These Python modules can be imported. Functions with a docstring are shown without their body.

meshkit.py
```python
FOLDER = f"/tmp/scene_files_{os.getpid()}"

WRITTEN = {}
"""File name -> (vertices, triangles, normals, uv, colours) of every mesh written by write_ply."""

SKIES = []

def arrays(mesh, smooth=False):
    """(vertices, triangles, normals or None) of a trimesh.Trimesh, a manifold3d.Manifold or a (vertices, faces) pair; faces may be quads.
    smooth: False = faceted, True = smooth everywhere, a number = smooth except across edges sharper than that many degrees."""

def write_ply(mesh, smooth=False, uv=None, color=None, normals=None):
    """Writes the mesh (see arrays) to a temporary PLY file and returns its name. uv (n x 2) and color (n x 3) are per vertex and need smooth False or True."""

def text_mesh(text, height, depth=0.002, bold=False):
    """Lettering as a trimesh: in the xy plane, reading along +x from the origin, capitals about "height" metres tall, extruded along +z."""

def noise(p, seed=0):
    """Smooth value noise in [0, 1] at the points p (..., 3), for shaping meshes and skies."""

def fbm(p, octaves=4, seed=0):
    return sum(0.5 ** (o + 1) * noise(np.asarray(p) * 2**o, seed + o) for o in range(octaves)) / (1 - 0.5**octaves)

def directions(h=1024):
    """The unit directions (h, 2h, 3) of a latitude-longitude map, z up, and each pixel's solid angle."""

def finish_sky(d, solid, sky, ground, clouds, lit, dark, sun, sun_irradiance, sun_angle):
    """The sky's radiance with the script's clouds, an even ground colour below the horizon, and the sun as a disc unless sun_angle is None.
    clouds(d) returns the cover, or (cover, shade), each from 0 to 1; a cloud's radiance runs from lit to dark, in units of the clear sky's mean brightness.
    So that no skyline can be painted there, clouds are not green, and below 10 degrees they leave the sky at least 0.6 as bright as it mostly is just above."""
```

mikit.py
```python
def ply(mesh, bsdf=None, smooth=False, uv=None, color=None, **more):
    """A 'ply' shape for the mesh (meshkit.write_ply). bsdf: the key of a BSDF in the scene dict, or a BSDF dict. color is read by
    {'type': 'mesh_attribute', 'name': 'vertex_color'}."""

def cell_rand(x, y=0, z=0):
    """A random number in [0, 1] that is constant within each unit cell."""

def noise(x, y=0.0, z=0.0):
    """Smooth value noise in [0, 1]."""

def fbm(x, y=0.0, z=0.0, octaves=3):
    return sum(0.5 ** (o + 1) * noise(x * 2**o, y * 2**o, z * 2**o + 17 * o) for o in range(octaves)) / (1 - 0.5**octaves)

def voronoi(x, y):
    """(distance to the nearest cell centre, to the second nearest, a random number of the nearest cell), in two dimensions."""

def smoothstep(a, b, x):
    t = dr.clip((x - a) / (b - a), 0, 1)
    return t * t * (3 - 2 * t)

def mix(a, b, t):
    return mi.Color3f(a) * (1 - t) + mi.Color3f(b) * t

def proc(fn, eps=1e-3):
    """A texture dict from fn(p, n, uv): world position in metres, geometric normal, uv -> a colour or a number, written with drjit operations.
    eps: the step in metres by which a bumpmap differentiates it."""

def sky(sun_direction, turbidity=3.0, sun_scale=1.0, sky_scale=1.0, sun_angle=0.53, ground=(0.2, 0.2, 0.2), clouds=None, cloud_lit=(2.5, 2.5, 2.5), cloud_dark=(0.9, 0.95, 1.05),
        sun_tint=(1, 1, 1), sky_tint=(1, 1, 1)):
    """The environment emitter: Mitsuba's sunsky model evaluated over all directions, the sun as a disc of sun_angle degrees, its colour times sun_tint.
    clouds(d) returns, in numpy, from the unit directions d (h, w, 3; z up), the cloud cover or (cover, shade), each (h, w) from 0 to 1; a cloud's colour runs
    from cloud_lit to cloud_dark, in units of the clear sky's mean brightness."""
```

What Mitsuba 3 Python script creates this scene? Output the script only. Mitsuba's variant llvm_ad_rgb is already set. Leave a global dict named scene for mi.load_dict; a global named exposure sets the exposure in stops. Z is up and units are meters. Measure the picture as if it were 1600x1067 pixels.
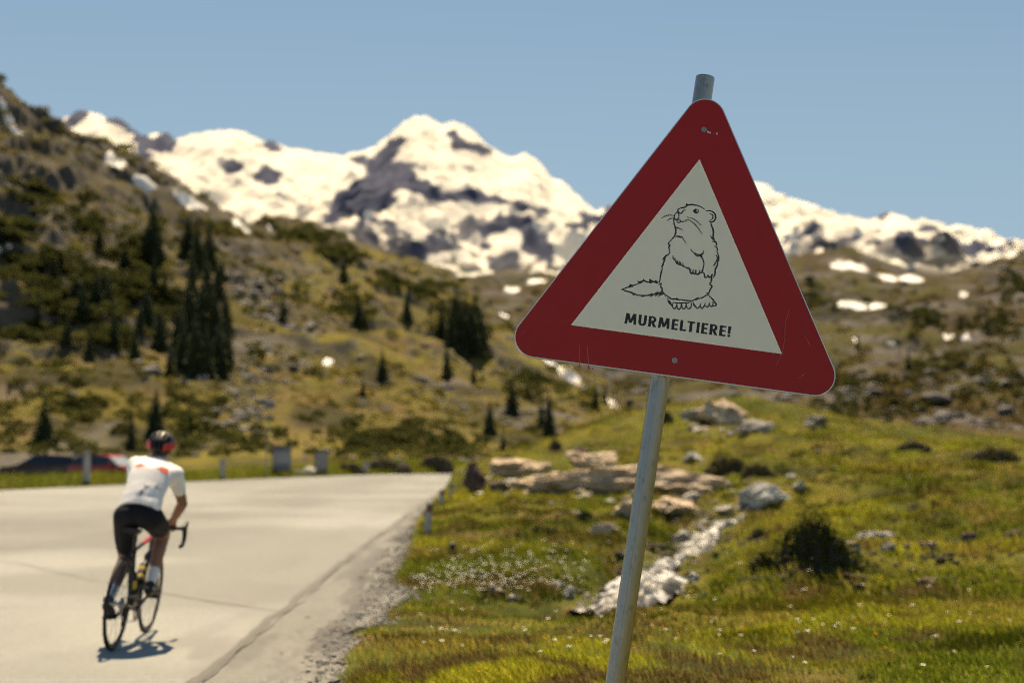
import math, random
import numpy as np, trimesh, manifold3d as m3, mitsuba as mi, drjit as dr, mikit, meshkit
from scipy.interpolate import RBFInterpolator
from scipy.ndimage import map_coordinates
from scipy.spatial import ConvexHull
from shapely.geometry import Polygon, LineString, Point
from shapely import union_all
from mikit import proc, noise, fbm, smoothstep, mix
T = mi.ScalarTransform4f
rng = np.random.default_rng(7); random.seed(7)
scene, labels = {'type': 'scene'}, {}

# ------------------------------------------------------------------ camera, sky, exposure
FPX, CAM_H = 2222.0, 1.35                       # focal length in photo pixels, eye height
PITCH = math.atan(166.5 / FPX)
CAM = np.array([0, 0, CAM_H])
FWD = np.array([0, math.cos(PITCH), math.sin(PITCH)]); UP = np.array([0, -math.sin(PITCH), math.cos(PITCH)])
scene['camera'] = {'type': 'thinlens', 'fov': 2 * math.degrees(math.atan(800 / FPX)), 'fov_axis': 'x',
                   'aperture_radius': 0.0100, 'focus_distance': 4.36, 'near_clip': 0.1, 'far_clip': 20000.0,
                   'to_world': T().look_at(origin=CAM.tolist(), target=(CAM + FWD).tolist(), up=[0, 0, 1])}
SUN = np.array([-0.04, 0.47, 0.88])
scene['sky'] = mikit.sky(SUN.tolist(), turbidity=3.0, sun_scale=1.15, sun_tint=(1.0, 0.94, 0.79), sky_tint=(0.585, 0.58, 0.53), ground=(0.18, 0.16, 0.11),
                       clouds=lambda d: 0.80 * np.clip((0.37 - np.maximum(d[..., 2], 0)) / 0.30, 0, 1), cloud_lit=(1.27, 1.75, 1.98))      # thin haze all round the horizon
exposure = 2.4

def ray(px, py):
    d = np.array([1.0, 0, 0]) * (px - 800) / FPX + UP * (533.5 - py) / FPX + FWD
    return d
def P(px, py, y):
    """the point at ground distance y that stands at this pixel of the photograph"""
    d = ray(px, py); return CAM + d * (y / d[1])

# ------------------------------------------------------------------ helpers
def numbered(name):
    if name not in scene and not any(k.startswith(name + '__') for k in scene): return name
    i = 1
    while True:
        k = f'{name}_{i:03d}'
        if k not in scene and not any(q.startswith(k + '__') for q in scene): return k
        i += 1
taken = set()
def newkey(name):
    k, i = name, 0
    while k in taken:
        i += 1; k = f'{name}_{i:03d}'
    taken.add(k); return k
def obj(name, mesh, mat, parent=None, smooth=False, label=None, tw=None, kind=None, **kw):
    k = newkey(f'{parent}__{name}' if parent else name)
    d = mesh if isinstance(mesh, dict) else mikit.ply(mesh, mat, smooth=smooth, **kw)
    if tw is not None: d = {**d, 'to_world': tw}
    scene[k] = d
    if label or kind:
        labels[k] = {}
        if label: labels[k]['label'] = label
        if kind: labels[k]['kind'] = kind
    return k
def thing(name, label, cat, group=None):
    k = newkey(name); labels[k] = {'label': label, 'category': cat}
    if group: labels[k]['group'] = group
    return k
def tag(k, label, cat=None, group=None, kind=None):
    labels[k] = {'label': label}
    if cat: labels[k]['category'] = cat
    if group: labels[k]['group'] = group
    if kind: labels[k]['kind'] = kind
cat = trimesh.util.concatenate
def box(sx, sy, sz, c=(0, 0, 0), bev=0.0):
    if bev:
        pts = [[a * (sx / 2 - (bev if i != 0 else 0)), b * (sy / 2 - (bev if i != 1 else 0)), g * (sz / 2 - (bev if i != 2 else 0))] for a in (-1, 1) for b in (-1, 1) for g in (-1, 1) for i in range(3)]
        m = trimesh.convex.convex_hull(np.array(pts))
    else: m = trimesh.creation.box((sx, sy, sz))
    m.apply_translation(c); return m
def frame_between(a, b):
    a, b = np.asarray(a, float), np.asarray(b, float)
    return trimesh.geometry.align_vectors([0, 0, 1], b - a), a
def tube(pts, r, n=10, closed=False):
    """swept round tube through pts with radius r (number or list)"""
    pts = np.asarray(pts, float); k = len(pts)
    r = np.broadcast_to(np.asarray(r, float), (k,))
    if closed: t = np.roll(pts, -1, 0) - np.roll(pts, 1, 0)
    else: t = np.gradient(pts, axis=0)
    t /= np.linalg.norm(t, axis=1, keepdims=True) + 1e-12
    ref = np.array([0, 0, 1.0]) if abs(t[0][2]) < 0.9 else np.array([1.0, 0, 0])
    V = []
    u = np.cross(t[0], ref); u /= np.linalg.norm(u)
    for i in range(k):
        u = u - t[i] * (u @ t[i]); u /= np.linalg.norm(u) + 1e-12
        w = np.cross(t[i], u)
        a = np.arange(n) * 2 * np.pi / n
        V.append(pts[i] + r[i] * (np.cos(a)[:, None] * u + np.sin(a)[:, None] * w))
    V = np.vstack(V); F = []
    for i in range(k if closed else k - 1):
        j = (i + 1) % k
        for q in range(n):
            a, b = i * n + q, i * n + (q + 1) % n; c, d = j * n + q, j * n + (q + 1) % n
            F += [[a, b, d], [a, d, c]]
    if not closed:
        V = np.vstack([V, pts[0], pts[-1]]); c0, c1 = len(V) - 2, len(V) - 1
        for q in range(n):
            F += [[c0, (q + 1) % n, q], [c1, (k - 1) * n + q, (k - 1) * n + (q + 1) % n]]
    m = trimesh.Trimesh(V, F, process=False)
    if not closed and m.volume < 0: m.invert()
    return m
def fb(p, o=4, s=0): return meshkit.fbm(np.asarray(p, float), o, s)
def grid_mesh(X, Y, Z):
    ny, nx = X.shape
    V = np.stack([X, Y, Z], -1).reshape(-1, 3)
    i = np.arange(ny * nx).reshape(ny, nx)
    a, b, c, d = i[:-1, :-1].ravel(), i[:-1, 1:].ravel(), i[1:, 1:].ravel(), i[1:, :-1].ravel()
    return trimesh.Trimesh(V, np.vstack([np.stack([a, b, c], 1), np.stack([a, c, d], 1)]), process=False)
def scatter(proto_list, pos, scale, yaw, pick, color=None, tilt=None):
    """many copies of small prototypes joined as one mesh (for what nobody could count)"""
    VV, FF, CC, at = [], [], [], 0
    for k, pm in enumerate(proto_list):
        sel = np.where(pick == k)[0]
        if not len(sel): continue
        v, f = np.asarray(pm.vertices), np.asarray(pm.faces)
        s = scale[sel]; s = s if s.ndim == 2 else np.repeat(s[:, None], 3, 1)
        c, sn = np.cos(yaw[sel]), np.sin(yaw[sel])
        q = v[None] * s[:, None, :]
        x = q[..., 0] * c[:, None] - q[..., 1] * sn[:, None]; y = q[..., 0] * sn[:, None] + q[..., 1] * c[:, None]
        V = np.stack([x, y, q[..., 2]], -1) + pos[sel][:, None, :]
        VV.append(V.reshape(-1, 3)); FF.append((f[None] + at + (np.arange(len(sel)) * len(v))[:, None, None]).reshape(-1, 3)); at += len(sel) * len(v)
        if color is not None: CC.append(np.repeat(color[sel], len(v), 0))
    m = trimesh.Trimesh(np.vstack(VV), np.vstack(FF), process=False)
    return (m, np.vstack(CC)) if color is not None else m

# ------------------------------------------------------------------ materials
def bsdf(name, d): scene[name] = d; return name
def rgb(*c): return {'type': 'rgb', 'value': list(c)}
def two(d): return {'type': 'twosided', 'bsdf': d}
def pr(name, color, rough=0.6, metallic=0.0, spec=0.4, **kw):
    c = color if isinstance(color, dict) else rgb(*color)
    return bsdf(name, two({'type': 'principled', 'base_color': c, 'roughness': rough, 'metallic': metallic, 'specular': spec, **kw}))

def asphalt_color(p, n, uv):
    a = fbm(p.x * 0.35, p.y * 0.35, 0, 4); g = noise(p.x * 60, p.y * 60); b = fbm(p.x * 2.2 + 9, p.y * 0.8, 3, 3)
    c = mix((0.19, 0.193, 0.178), (0.25, 0.254, 0.234), smoothstep(0.3, 0.7, a))
    c = c * (0.88 + 0.24 * g)
    edge = smoothstep(-3.2, -1.6, p.x + 0.0105 * p.y)
    dirt = smoothstep(0.45, 0.62, b) * edge
    c = mix(c, (0.16, 0.155, 0.145), dirt * 0.7)
    patch = smoothstep(0.56, 0.66, fbm(p.x * 0.16 + 4, p.y * 0.07, 8, 3))
    return c * (1 - 0.14 * patch)
pr('m_asphalt', proc(asphalt_color), 0.85, spec=0.25)
def gravel_color(p, n, uv):
    d1, d2, r = mikit.voronoi(p.x * 26, p.y * 26)
    a = fbm(p.x * 1.3, p.y * 0.7, 2, 4)
    edge = smoothstep(0.35, 0.85, uv.x)
    base = mix((0.170, 0.171, 0.156), (0.225, 0.226, 0.206), fbm(p.x * 3, p.y * 2, 4, 3))
    c = mix(base, mix((0.11, 0.108, 0.10), (0.23, 0.224, 0.205), r), 0.25 + 0.75 * edge)
    c = mix(c, (0.085, 0.083, 0.080), smoothstep(0.50, 0.62, fbm(p.x * 4.6, p.y * 0.7, 2, 5)) * (0.35 + 0.45 * edge))
    return c * (0.75 + 0.25 * smoothstep(0.0, 0.25, d2 - d1))
pr('m_gravel', proc(gravel_color), 0.9, spec=0.2)
pr('m_tar', (0.10, 0.097, 0.09), 0.8)
pr('m_crack', (0.17, 0.155, 0.13), 0.85)

def meadow_color(p, n, uv):
    a = fbm(p.x * 0.35 + 3, p.y * 0.35, 0, 4); b = fbm(p.x * 1.4, p.y * 1.4, 5, 3); c2 = noise(p.x * 9, p.y * 9)
    c = mix((0.058, 0.068, 0.008), (0.105, 0.098, 0.011), smoothstep(0.35, 0.62, a))
    c = mix(c, (0.11, 0.078, 0.022), smoothstep(0.55, 0.72, b) * 0.75)
    c = mix(c, (0.022, 0.026, 0.007), smoothstep(0.60, 0.74, fbm(p.x * 0.8 + 7, p.y * 0.9, 2, 3)) * 0.7)
    return c * (0.8 + 0.4 * c2)
pr('m_meadow', proc(meadow_color), 0.95, spec=0.1)

def hill_color(p, n, uv):
    q = mi.Point3f(p.x, p.y, p.z)
    a = fbm(q.x * 0.045 + 3, q.y * 0.03, q.z * 0.08, 4)
    b = fbm(q.x * 0.22, q.y * 0.14, q.z * 0.3, 4)
    d = fbm(q.x * 0.11 + 40, q.y * 0.07, q.z * 0.2, 4)
    c = mix((0.090, 0.075, 0.016), (0.130, 0.112, 0.016), smoothstep(0.36, 0.60, a))
    c = mix(c, (0.135, 0.095, 0.036), smoothstep(0.50, 0.66, b) * 0.8)
    c = mix(c, (0.034, 0.032, 0.014), smoothstep(0.50, 0.60, d + 0.10 * smoothstep(-35, -75, q.x)) * 0.85)
    c = mix(c, (0.050, 0.040, 0.016), smoothstep(-30, -70, q.x + 20 * (a - 0.5)) * 0.6)
    steep = 1 - smoothstep(0.62, 0.80, n.z)
    rockn = smoothstep(0.57, 0.66, fbm(q.x * 0.09 + 11, q.y * 0.06, q.z * 0.14, 5))
    rock = mix((0.07, 0.068, 0.068), (0.20, 0.185, 0.165), fbm(q.x * 0.7, q.y * 0.5, q.z * 0.9, 3))
    c = mix(c, rock, dr.maximum(steep * 0.5, rockn * 0.6))
    return c
pr('m_hill', proc(hill_color), 0.95, spec=0.1)
def brown_hill_color(p, n, uv):
    a = fbm(p.x * 0.030, p.y * 0.020, p.z * 0.06, 4); b = fbm(p.x * 0.10 + 5, p.y * 0.05, p.z * 0.16, 5)
    c = mix((0.056, 0.042, 0.017), (0.062, 0.058, 0.014), smoothstep(0.4, 0.6, a))
    c = mix(c, (0.030, 0.028, 0.013), smoothstep(0.52, 0.60, fbm(p.x * 0.022 + 9, p.y * 0.012, p.z * 0.05, 4)) * 0.8)
    rock = mix((0.045, 0.045, 0.050), (0.15, 0.135, 0.118), fbm(p.x * 0.4, p.y * 0.3, p.z * 0.5, 3))
    steep = 1 - smoothstep(0.66, 0.84, n.z)
    c = mix(c, rock, dr.maximum(steep * 0.85, smoothstep(0.50, 0.60, b) * 0.8))
    return c

# rock outcrops that stand out of the snow, in metres of the range (x, height): (x0, z0, x1, z1, radius)
Y_RANGE = 2700.0
ROCKS = []                                   # filled once the range stands: outlines of the bare rock faces in (x, height)
ROCK_FACES = [[(520, 352), (524, 322), (544, 294), (556, 282), (580, 268), (605, 256), (622, 250), (640, 257), (654, 272), (675, 286), (696, 301), (740, 298), (780, 306), (830, 320), (862, 327), (850, 334), (812, 327), (765, 311), (720, 310), (692, 318), (672, 313), (647, 303), (625, 303), (606, 319), (590, 333), (570, 344), (544, 347)],
    [(560, 282), (575, 258), (590, 240), (606, 222), (622, 215), (637, 220), (628, 229), (612, 241), (596, 257), (580, 273)], [(700, 207), (712, 204), (730, 218), (750, 227), (767, 240), (760, 247), (740, 243), (716, 230), (703, 219)],
    [(745, 373), (760, 356), (780, 346), (805, 338), (818, 334), (830, 352), (842, 372), (860, 392), (873, 408), (862, 418), (840, 405), (822, 393), (815, 371), (800, 363), (778, 369), (760, 383)],
    [(93, 208), (102, 188), (115, 176), (130, 170), (121, 185), (108, 200)], [(172, 185), (190, 182), (212, 197), (228, 213), (240, 222), (226, 252), (206, 242), (218, 223), (200, 207)], [(238, 217), (262, 204), (278, 220), (268, 238), (249, 233)],
    [(406, 227), (425, 216), (442, 229), (426, 238)], [(403, 276), (420, 261), (442, 270), (437, 286), (417, 287)], [(543, 247), (565, 242), (577, 252), (556, 260)], [(352, 258), (366, 252), (380, 262), (364, 268)], [(590, 345), (614, 351), (642, 373), (620, 370)], [(556, 360), (586, 371), (602, 394), (573, 382)], [(656, 386), (690, 374), (724, 393), (690, 398)], [(618, 392), (650, 388), (668, 404), (640, 410)],
    [(758, 412), (800, 400), (832, 420), (852, 442), (800, 447), (768, 434)], [(880, 360), (920, 340), (955, 324), (950, 342), (910, 358)], [(1322, 390), (1336, 366), (1352, 363), (1346, 391), (1330, 404)], [(1403, 372), (1420, 362), (1441, 386), (1456, 403), (1436, 402), (1417, 389)], [(1480, 370), (1496, 360), (1511, 372), (1530, 391), (1512, 400), (1489, 398)],
    [(1440, 349), (1463, 351), (1472, 361), (1450, 362)], [(1363, 346), (1384, 332), (1393, 330), (1383, 346)], [(1253, 400), (1275, 388), (1297, 401), (1270, 410)], [(1193, 362), (1208, 350), (1224, 391), (1209, 394)], [(1528, 381), (1550, 378), (1562, 393), (1540, 396)], [(1270, 358), (1280, 352), (1290, 374), (1281, 376)]]
def range_color(p, n, uv):
    wx = (fbm(p.x * 0.010, p.y * 0.003, p.z * 0.014, 5) - 0.5) * 30
    wz = (fbm(p.x * 0.012 + 31, p.y * 0.003, p.z * 0.014, 5) - 0.5) * 26
    x, z = p.x + wx, p.z + wz
    best = mi.Float(-1e3)
    for face in ROCKS:
        d2, odd = mi.Float(1e9), mi.Bool(False)
        for (x0, z0), (x1, z1) in zip(face, face[1:] + face[:1]):
            ex, ez = x1 - x0, z1 - z0; L = ex * ex + ez * ez + 1e-6
            t = dr.clip(((x - x0) * ex + (z - z0) * ez) / L, 0, 1)
            d2 = dr.minimum(d2, dr.square(x - x0 - t * ex) + dr.square(z - z0 - t * ez))
            if abs(ez) > 1e-6: odd ^= ((z < z0) ^ (z < z1)) & (x < x0 + (z - z0) * (ex / ez))
        best = dr.maximum(best, dr.select(odd, dr.sqrt(d2), -dr.sqrt(d2)))
    br = fbm(p.x * 0.022 + p.z * 0.008, p.y * 0.01, p.z * 0.040 - p.x * 0.006, 5)
    rock_m = smoothstep(-1.5, 1.5, best + 3 + (br - 0.5) * 46)
    low = 1 - smoothstep(170, 250, p.z + (fbm(p.x * 0.01, p.y * 0.006, p.z * 0.012 + 3, 4) - 0.5) * 190)
    steep = 1 - smoothstep(0.46, 0.56, n.z + (br - 0.5) * 0.5)
    streak = smoothstep(0.615, 0.64, fbm(p.x * 0.030 + p.z * 0.014, p.y * 0.006, p.z * 0.022 - p.x * 0.012, 5)) * (1 - smoothstep(430, 560, p.z) * 0.7)
    m = dr.maximum(rock_m, dr.maximum(low * smoothstep(0.44, 0.52, br), streak * 0.85 * (1 - smoothstep(300, 380, p.z))))
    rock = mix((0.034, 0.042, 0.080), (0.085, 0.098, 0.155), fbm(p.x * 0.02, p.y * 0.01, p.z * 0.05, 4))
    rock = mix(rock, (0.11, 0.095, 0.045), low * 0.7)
    return mix((0.80, 0.755, 0.64), rock, m)
pr('m_range', proc(range_color, 1.0), 0.9, spec=0.1)
pr('m_snow', (0.94, 0.90, 0.82), 0.8, spec=0.2)
pr('m_brown_hill', proc(brown_hill_color), 0.95, spec=0.1)

def rock_mat(name, lo, hi, lichen=0.0):
    def f(p, n, uv):
        a = fbm(p.x * 3.1, p.y * 3.1, p.z * 5, 4); b = fbm(p.x * 14, p.y * 14, p.z * 22, 3)
        c = mix(lo, hi, smoothstep(0.3, 0.7, a)) * (0.7 + 0.6 * b)
        return mix(c, (0.11, 0.10, 0.03), smoothstep(0.55, 0.68, fbm(p.x * 2 + 5, p.y * 2, p.z * 2, 3)) * lichen)
    pr(name, proc(f), 0.9, spec=0.2)
rock_mat('m_rock_tan', (0.30, 0.225, 0.15), (0.56, 0.45, 0.32), 0.10)
rock_mat('m_rock_grey', (0.17, 0.16, 0.145), (0.38, 0.355, 0.31), 0.35)
rock_mat('m_rock_dark', (0.06, 0.042, 0.036), (0.15, 0.10, 0.075), 0.1)
rock_mat('m_rock_pale', (0.34, 0.33, 0.30), (0.56, 0.54, 0.48), 0.1)
VC = {'type': 'mesh_attribute', 'name': 'vertex_color'}
bsdf('m_leafy', {'type': 'principledthin', 'base_color': VC, 'roughness': 0.7, 'diff_trans': 1.15, 'spec_trans': 0.0})
pr('m_shrub', VC, 0.9, spec=0.1)
pr('m_stone', VC, 0.9, spec=0.2)
pr('m_needles', (0.060, 0.076, 0.032), 0.85, spec=0.15)
pr('m_needles_light', (0.085, 0.095, 0.032), 0.85, spec=0.15)
pr('m_bark', (0.06, 0.045, 0.032), 0.9)

# ------------------------------------------------------------------ terrain: near ground (road plain + meadow)
def rbf(points, smooth=0.0):
    pts = np.array([P(*q) if len(q) == 3 else q[:3] for q in points])
    s = np.array([20.0, 20.0])
    return RBFInterpolator(pts[:, :2] / s, pts[:, 2], kernel='linear', smoothing=smooth)
MEADOW = [(560, 1067, 8.2), (800, 1067, 8.0), (1200, 1067, 8.0), (1600, 1067, 8.0), (2000, 1067, 8.0),
          (700, 950, 12.1), (900, 960, 13.0), (1200, 960, 12), (1600, 960, 11.6), (2000, 960, 11.6), (720, 900, 15.0), (850, 900, 15.5), (1050, 890, 17.2), (1250, 890, 16.5), (1600, 890, 15.6),
          (720, 850, 20), (900, 850, 20.5), (1100, 840, 22), (1300, 850, 20), (1600, 830, 20.5), (2000, 830, 20.5), (750, 800, 27), (900, 800, 28), (1100, 790, 28), (1300, 790, 27), (1600, 780, 26),
          (790, 760, 36), (900, 750, 36), (1100, 745, 34), (1300, 740, 33), (1600, 740, 31), (2000, 740, 31), (800, 724, 45), (900, 703, 44), (1000, 690, 42), (1100, 690, 41), (1300, 690, 41), (1450, 705, 39), (1600, 715, 37),
          (760, 736, 56), (800, 706, 52), (900, 673, 52), (1000, 643, 53), (1100, 620, 55), (1200, 629, 55), (1300, 653, 53), (1400, 680, 50), (1450, 692, 48), (1530, 699, 46), (1600, 702, 45), (1750, 706, 45), (2000, 710, 45),
          (800, 730, 70), (900, 710, 70), (1000, 688, 70), (1100, 672, 72), (1200, 678, 72), (1300, 690, 70), (1450, 705, 65), (1600, 708, 65), (2000, 712, 65)]
extra = [np.array([x, y, 0.0]) for y in (-12, -4, 2, 5) for x in (-60, -20, -4, 0, 5, 12, 25, 60)]
extra += [np.array([x, y, 0.0]) for y in (12, 20, 30, 40) for x in (-60, -30, -12, -1.6)] + [np.array([x, y, 0.0]) for y in (52, 68, 100) for x in (-60, -40, -20, -8, -3)]
extra += [np.array([x, 100, z]) for x, z in ((5, 0), (15, .3), (25, .3), (40, 0), (60, 0))] + [np.array([70, y, .3]) for y in (10, 25, 45, 60)]
G_rbf = RBFInterpolator(np.array([P(*q)[:2] for q in MEADOW] + [e[:2] for e in extra]) / 20, np.array([P(*q)[2] for q in MEADOW] + [e[2] for e in extra]), kernel='linear', smoothing=0.02)

def curve(y, pts):
    a = np.array(sorted(pts)); return np.interp(y, a[:, 0], a[:, 1])
SEAM = [(-16, -1.55), (8.2, -1.77), (18.7, -1.98), (46, -2.16), (67, -2.12), (76, -2.15)]                # right edge of the asphalt
VERGE = [(-16, -0.85), (6, -0.92), (8.2, -0.99), (9.6, -1.10), (11.3, -1.09), (12.9, -1.02), (13.8, -0.98), (14.4, -1.16), (15.8, -1.28), (20, -1.46), (30, -1.80), (46, -1.98), (56, -1.98), (76, -1.98)]
FAR_EDGE = [(-60, 30), (-18.6, 37.5), (-16.6, 44.5), (-14.2, 52.6), (-11.25, 62.5), (-7.7, 71), (-2.15, 76)]   # the outside of the bend
ROAD_POLY = Polygon([(curve(y, SEAM), y) for y in np.arange(-14, 76.1, 1.0)] + [(-5.0, 74.4), (-7.7, 71), (-9.6, 66.8), (-11.25, 62.5), (-12.9, 57.4), (-14.2, 52.6), (-15.6, 47.8), (-17.0, 43.0), (-18.6, 37.5), (-20.2, 28), (-21, 15), (-21, -14)])
STREAM_PX = [(1172, 784), (1150, 791), (1130, 799), (1112, 810), (1100, 822), (1086, 836), (1062, 848), (1040, 860), (1030, 882), (1020, 903), (992, 920), (955, 934), (915, 944), (880, 952)]
def dist_to_polyline(x, y, line):
    pts = np.asarray(line.coords); best = np.full(np.shape(x), 1e9)
    for a, b in zip(pts[:-1], pts[1:]):
        e = b - a; L = e @ e
        t = np.clip(((x - a[0]) * e[0] + (y - a[1]) * e[1]) / L, 0, 1)
        best = np.minimum(best, np.hypot(x - a[0] - t * e[0], y - a[1] - t * e[1]))
    return best
def ground_base(x, y):
    """the near ground before the stream cuts it"""
    x, y = np.asarray(x, float), np.asarray(y, float)
    g = G_rbf(np.stack([x.ravel(), y.ravel()], 1) / 20).reshape(x.shape)
    p = np.stack([x, y, 0 * x], -1)
    hum = (fb(p * 0.55, 4, 3) - 0.5) * 0.55 + (fb(p * 1.3, 3, 6) - 0.5) * 0.34 * np.clip((y - 9) / 6, 0, 1) + (fb(p * 3.1, 3, 9) - 0.5) * 0.14
    right = np.clip((x - curve(y, VERGE)) / 1.5, 0, 1)
    far = np.clip((y - 76 + 0.02 * x) / 8, 0, 1) * (x < curve(y, VERGE))
    return g + hum * np.clip(right + far * .6, 0, 1) * (0.5 + 0.5 * np.clip((y - 8) / 10, 0, 1))
def hit_base(px, py):
    t = np.geomspace(7, 70, 900); d = ray(px, py); x, z = d[0] / d[1] * t, CAM_H + d[2] / d[1] * t
    b = np.where(z < ground_base(x, t))[0]; i = b[0] if len(b) else len(t) - 1
    return np.array([x[i], t[i], z[i]])
STREAM = np.array([hit_base(*q) for q in STREAM_PX]); STREAM_LINE = LineString(STREAM[:, :2])
BANKS = [LineString([hit_base(*q)[:2] for q in b]) for b in ([(1180, 908), (1230, 898), (1290, 886), (1345, 882)], [(1340, 908), (1400, 900), (1470, 905)], [(1420, 868), (1500, 858), (1600, 850)], [(960, 870), (985, 885), (975, 905)])]
def ground(x, y):
    """height of the near ground"""
    x, y = np.asarray(x, float), np.asarray(y, float)
    g = ground_base(x, y); p = np.stack([x, y, 0 * x], -1)
    d = dist_to_polyline(x, y, STREAM_LINE)
    g = g - 0.26 * np.exp(-(d / 0.7) ** 2)
    pit = np.clip((-13 - x) / 3, 0, 1) * np.clip((y - 57) / 5, 0, 1) * np.clip((93 - y) / 6, 0, 1)
    g = g - 0.45 * pit
    for bk in BANKS:
        db = dist_to_polyline(x, y, bk); g = g - 0.22 * np.exp(-(db / 0.26) ** 2) + 0.14 * np.exp(-(np.maximum(db - .35, 0) / 0.5) ** 2)
    # turf bank behind the bend of the road
    fe = np.interp(x, [-60, -18.6, -16.6, -14.2, -11.25, -7.7, -2.62], [20, 37.5, 44.5, 52.6, 62.5, 71, 76])
    o = (y - fe)
    bank = np.interp(o, [0.6, 3, 7, 12], [0, 0.45, 0.58, 0.0]) * (x < -2.2) * np.clip((y - 36) / 6, 0, 1) * np.clip((-2.4 - x) / 3, 0, 1)
    g = g + bank * (0.8 + 0.6 * (fb(p * 0.4, 2, 5) - .5))
    road = np.clip((curve(y, VERGE) + 0.10 - x) / 0.35, 0, 1) * np.clip((1.2 - o) / 1.0, 0, 1)
    return g * (1 - road) + (-0.05) * road
ys = np.unique(np.round(np.concatenate([np.linspace(-14, 6, 24), np.geomspace(6, 30, 260), np.linspace(30, 102, 240)]), 4))
xs = np.unique(np.round(np.concatenate([np.linspace(-70, -20, 40), np.linspace(-20, -3, 70), np.linspace(-3, 12, 260), np.linspace(12, 26, 110), np.linspace(26, 72, 50)]), 4))
GX, GY = np.meshgrid(xs, ys); GZ = ground(GX, GY)
obj('meadow', grid_mesh(GX, GY, GZ), 'm_meadow', smooth=True, kind='structure', label='green alpine meadow rising to a low knoll right of the road')
def G(x, y):
    x, y = np.asarray(x, float), np.asarray(y, float)
    return map_coordinates(GZ, [np.interp(y, ys, np.arange(len(ys))).ravel(), np.interp(x, xs, np.arange(len(xs))).ravel()], order=1).reshape(x.shape)
def Gslope(x, y, e=0.25):
    return (G(x + e, y) - G(x - e, y)) / (2 * e), (G(x, y + e) - G(x, y - e)) / (2 * e)
_t = np.geomspace(5, 101, 3000)
def hit(px, py):
    """where the line of sight through a pixel of the photograph meets the near ground"""
    d = ray(px, py); x, z = d[0] / d[1] * _t, CAM_H + d[2] / d[1] * _t
    below = np.where(z < G(x, _t))[0]
    i = below[0] if len(below) else len(_t) - 1
    return np.array([x[i], _t[i], float(G(x[i], _t[i]))])

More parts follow.
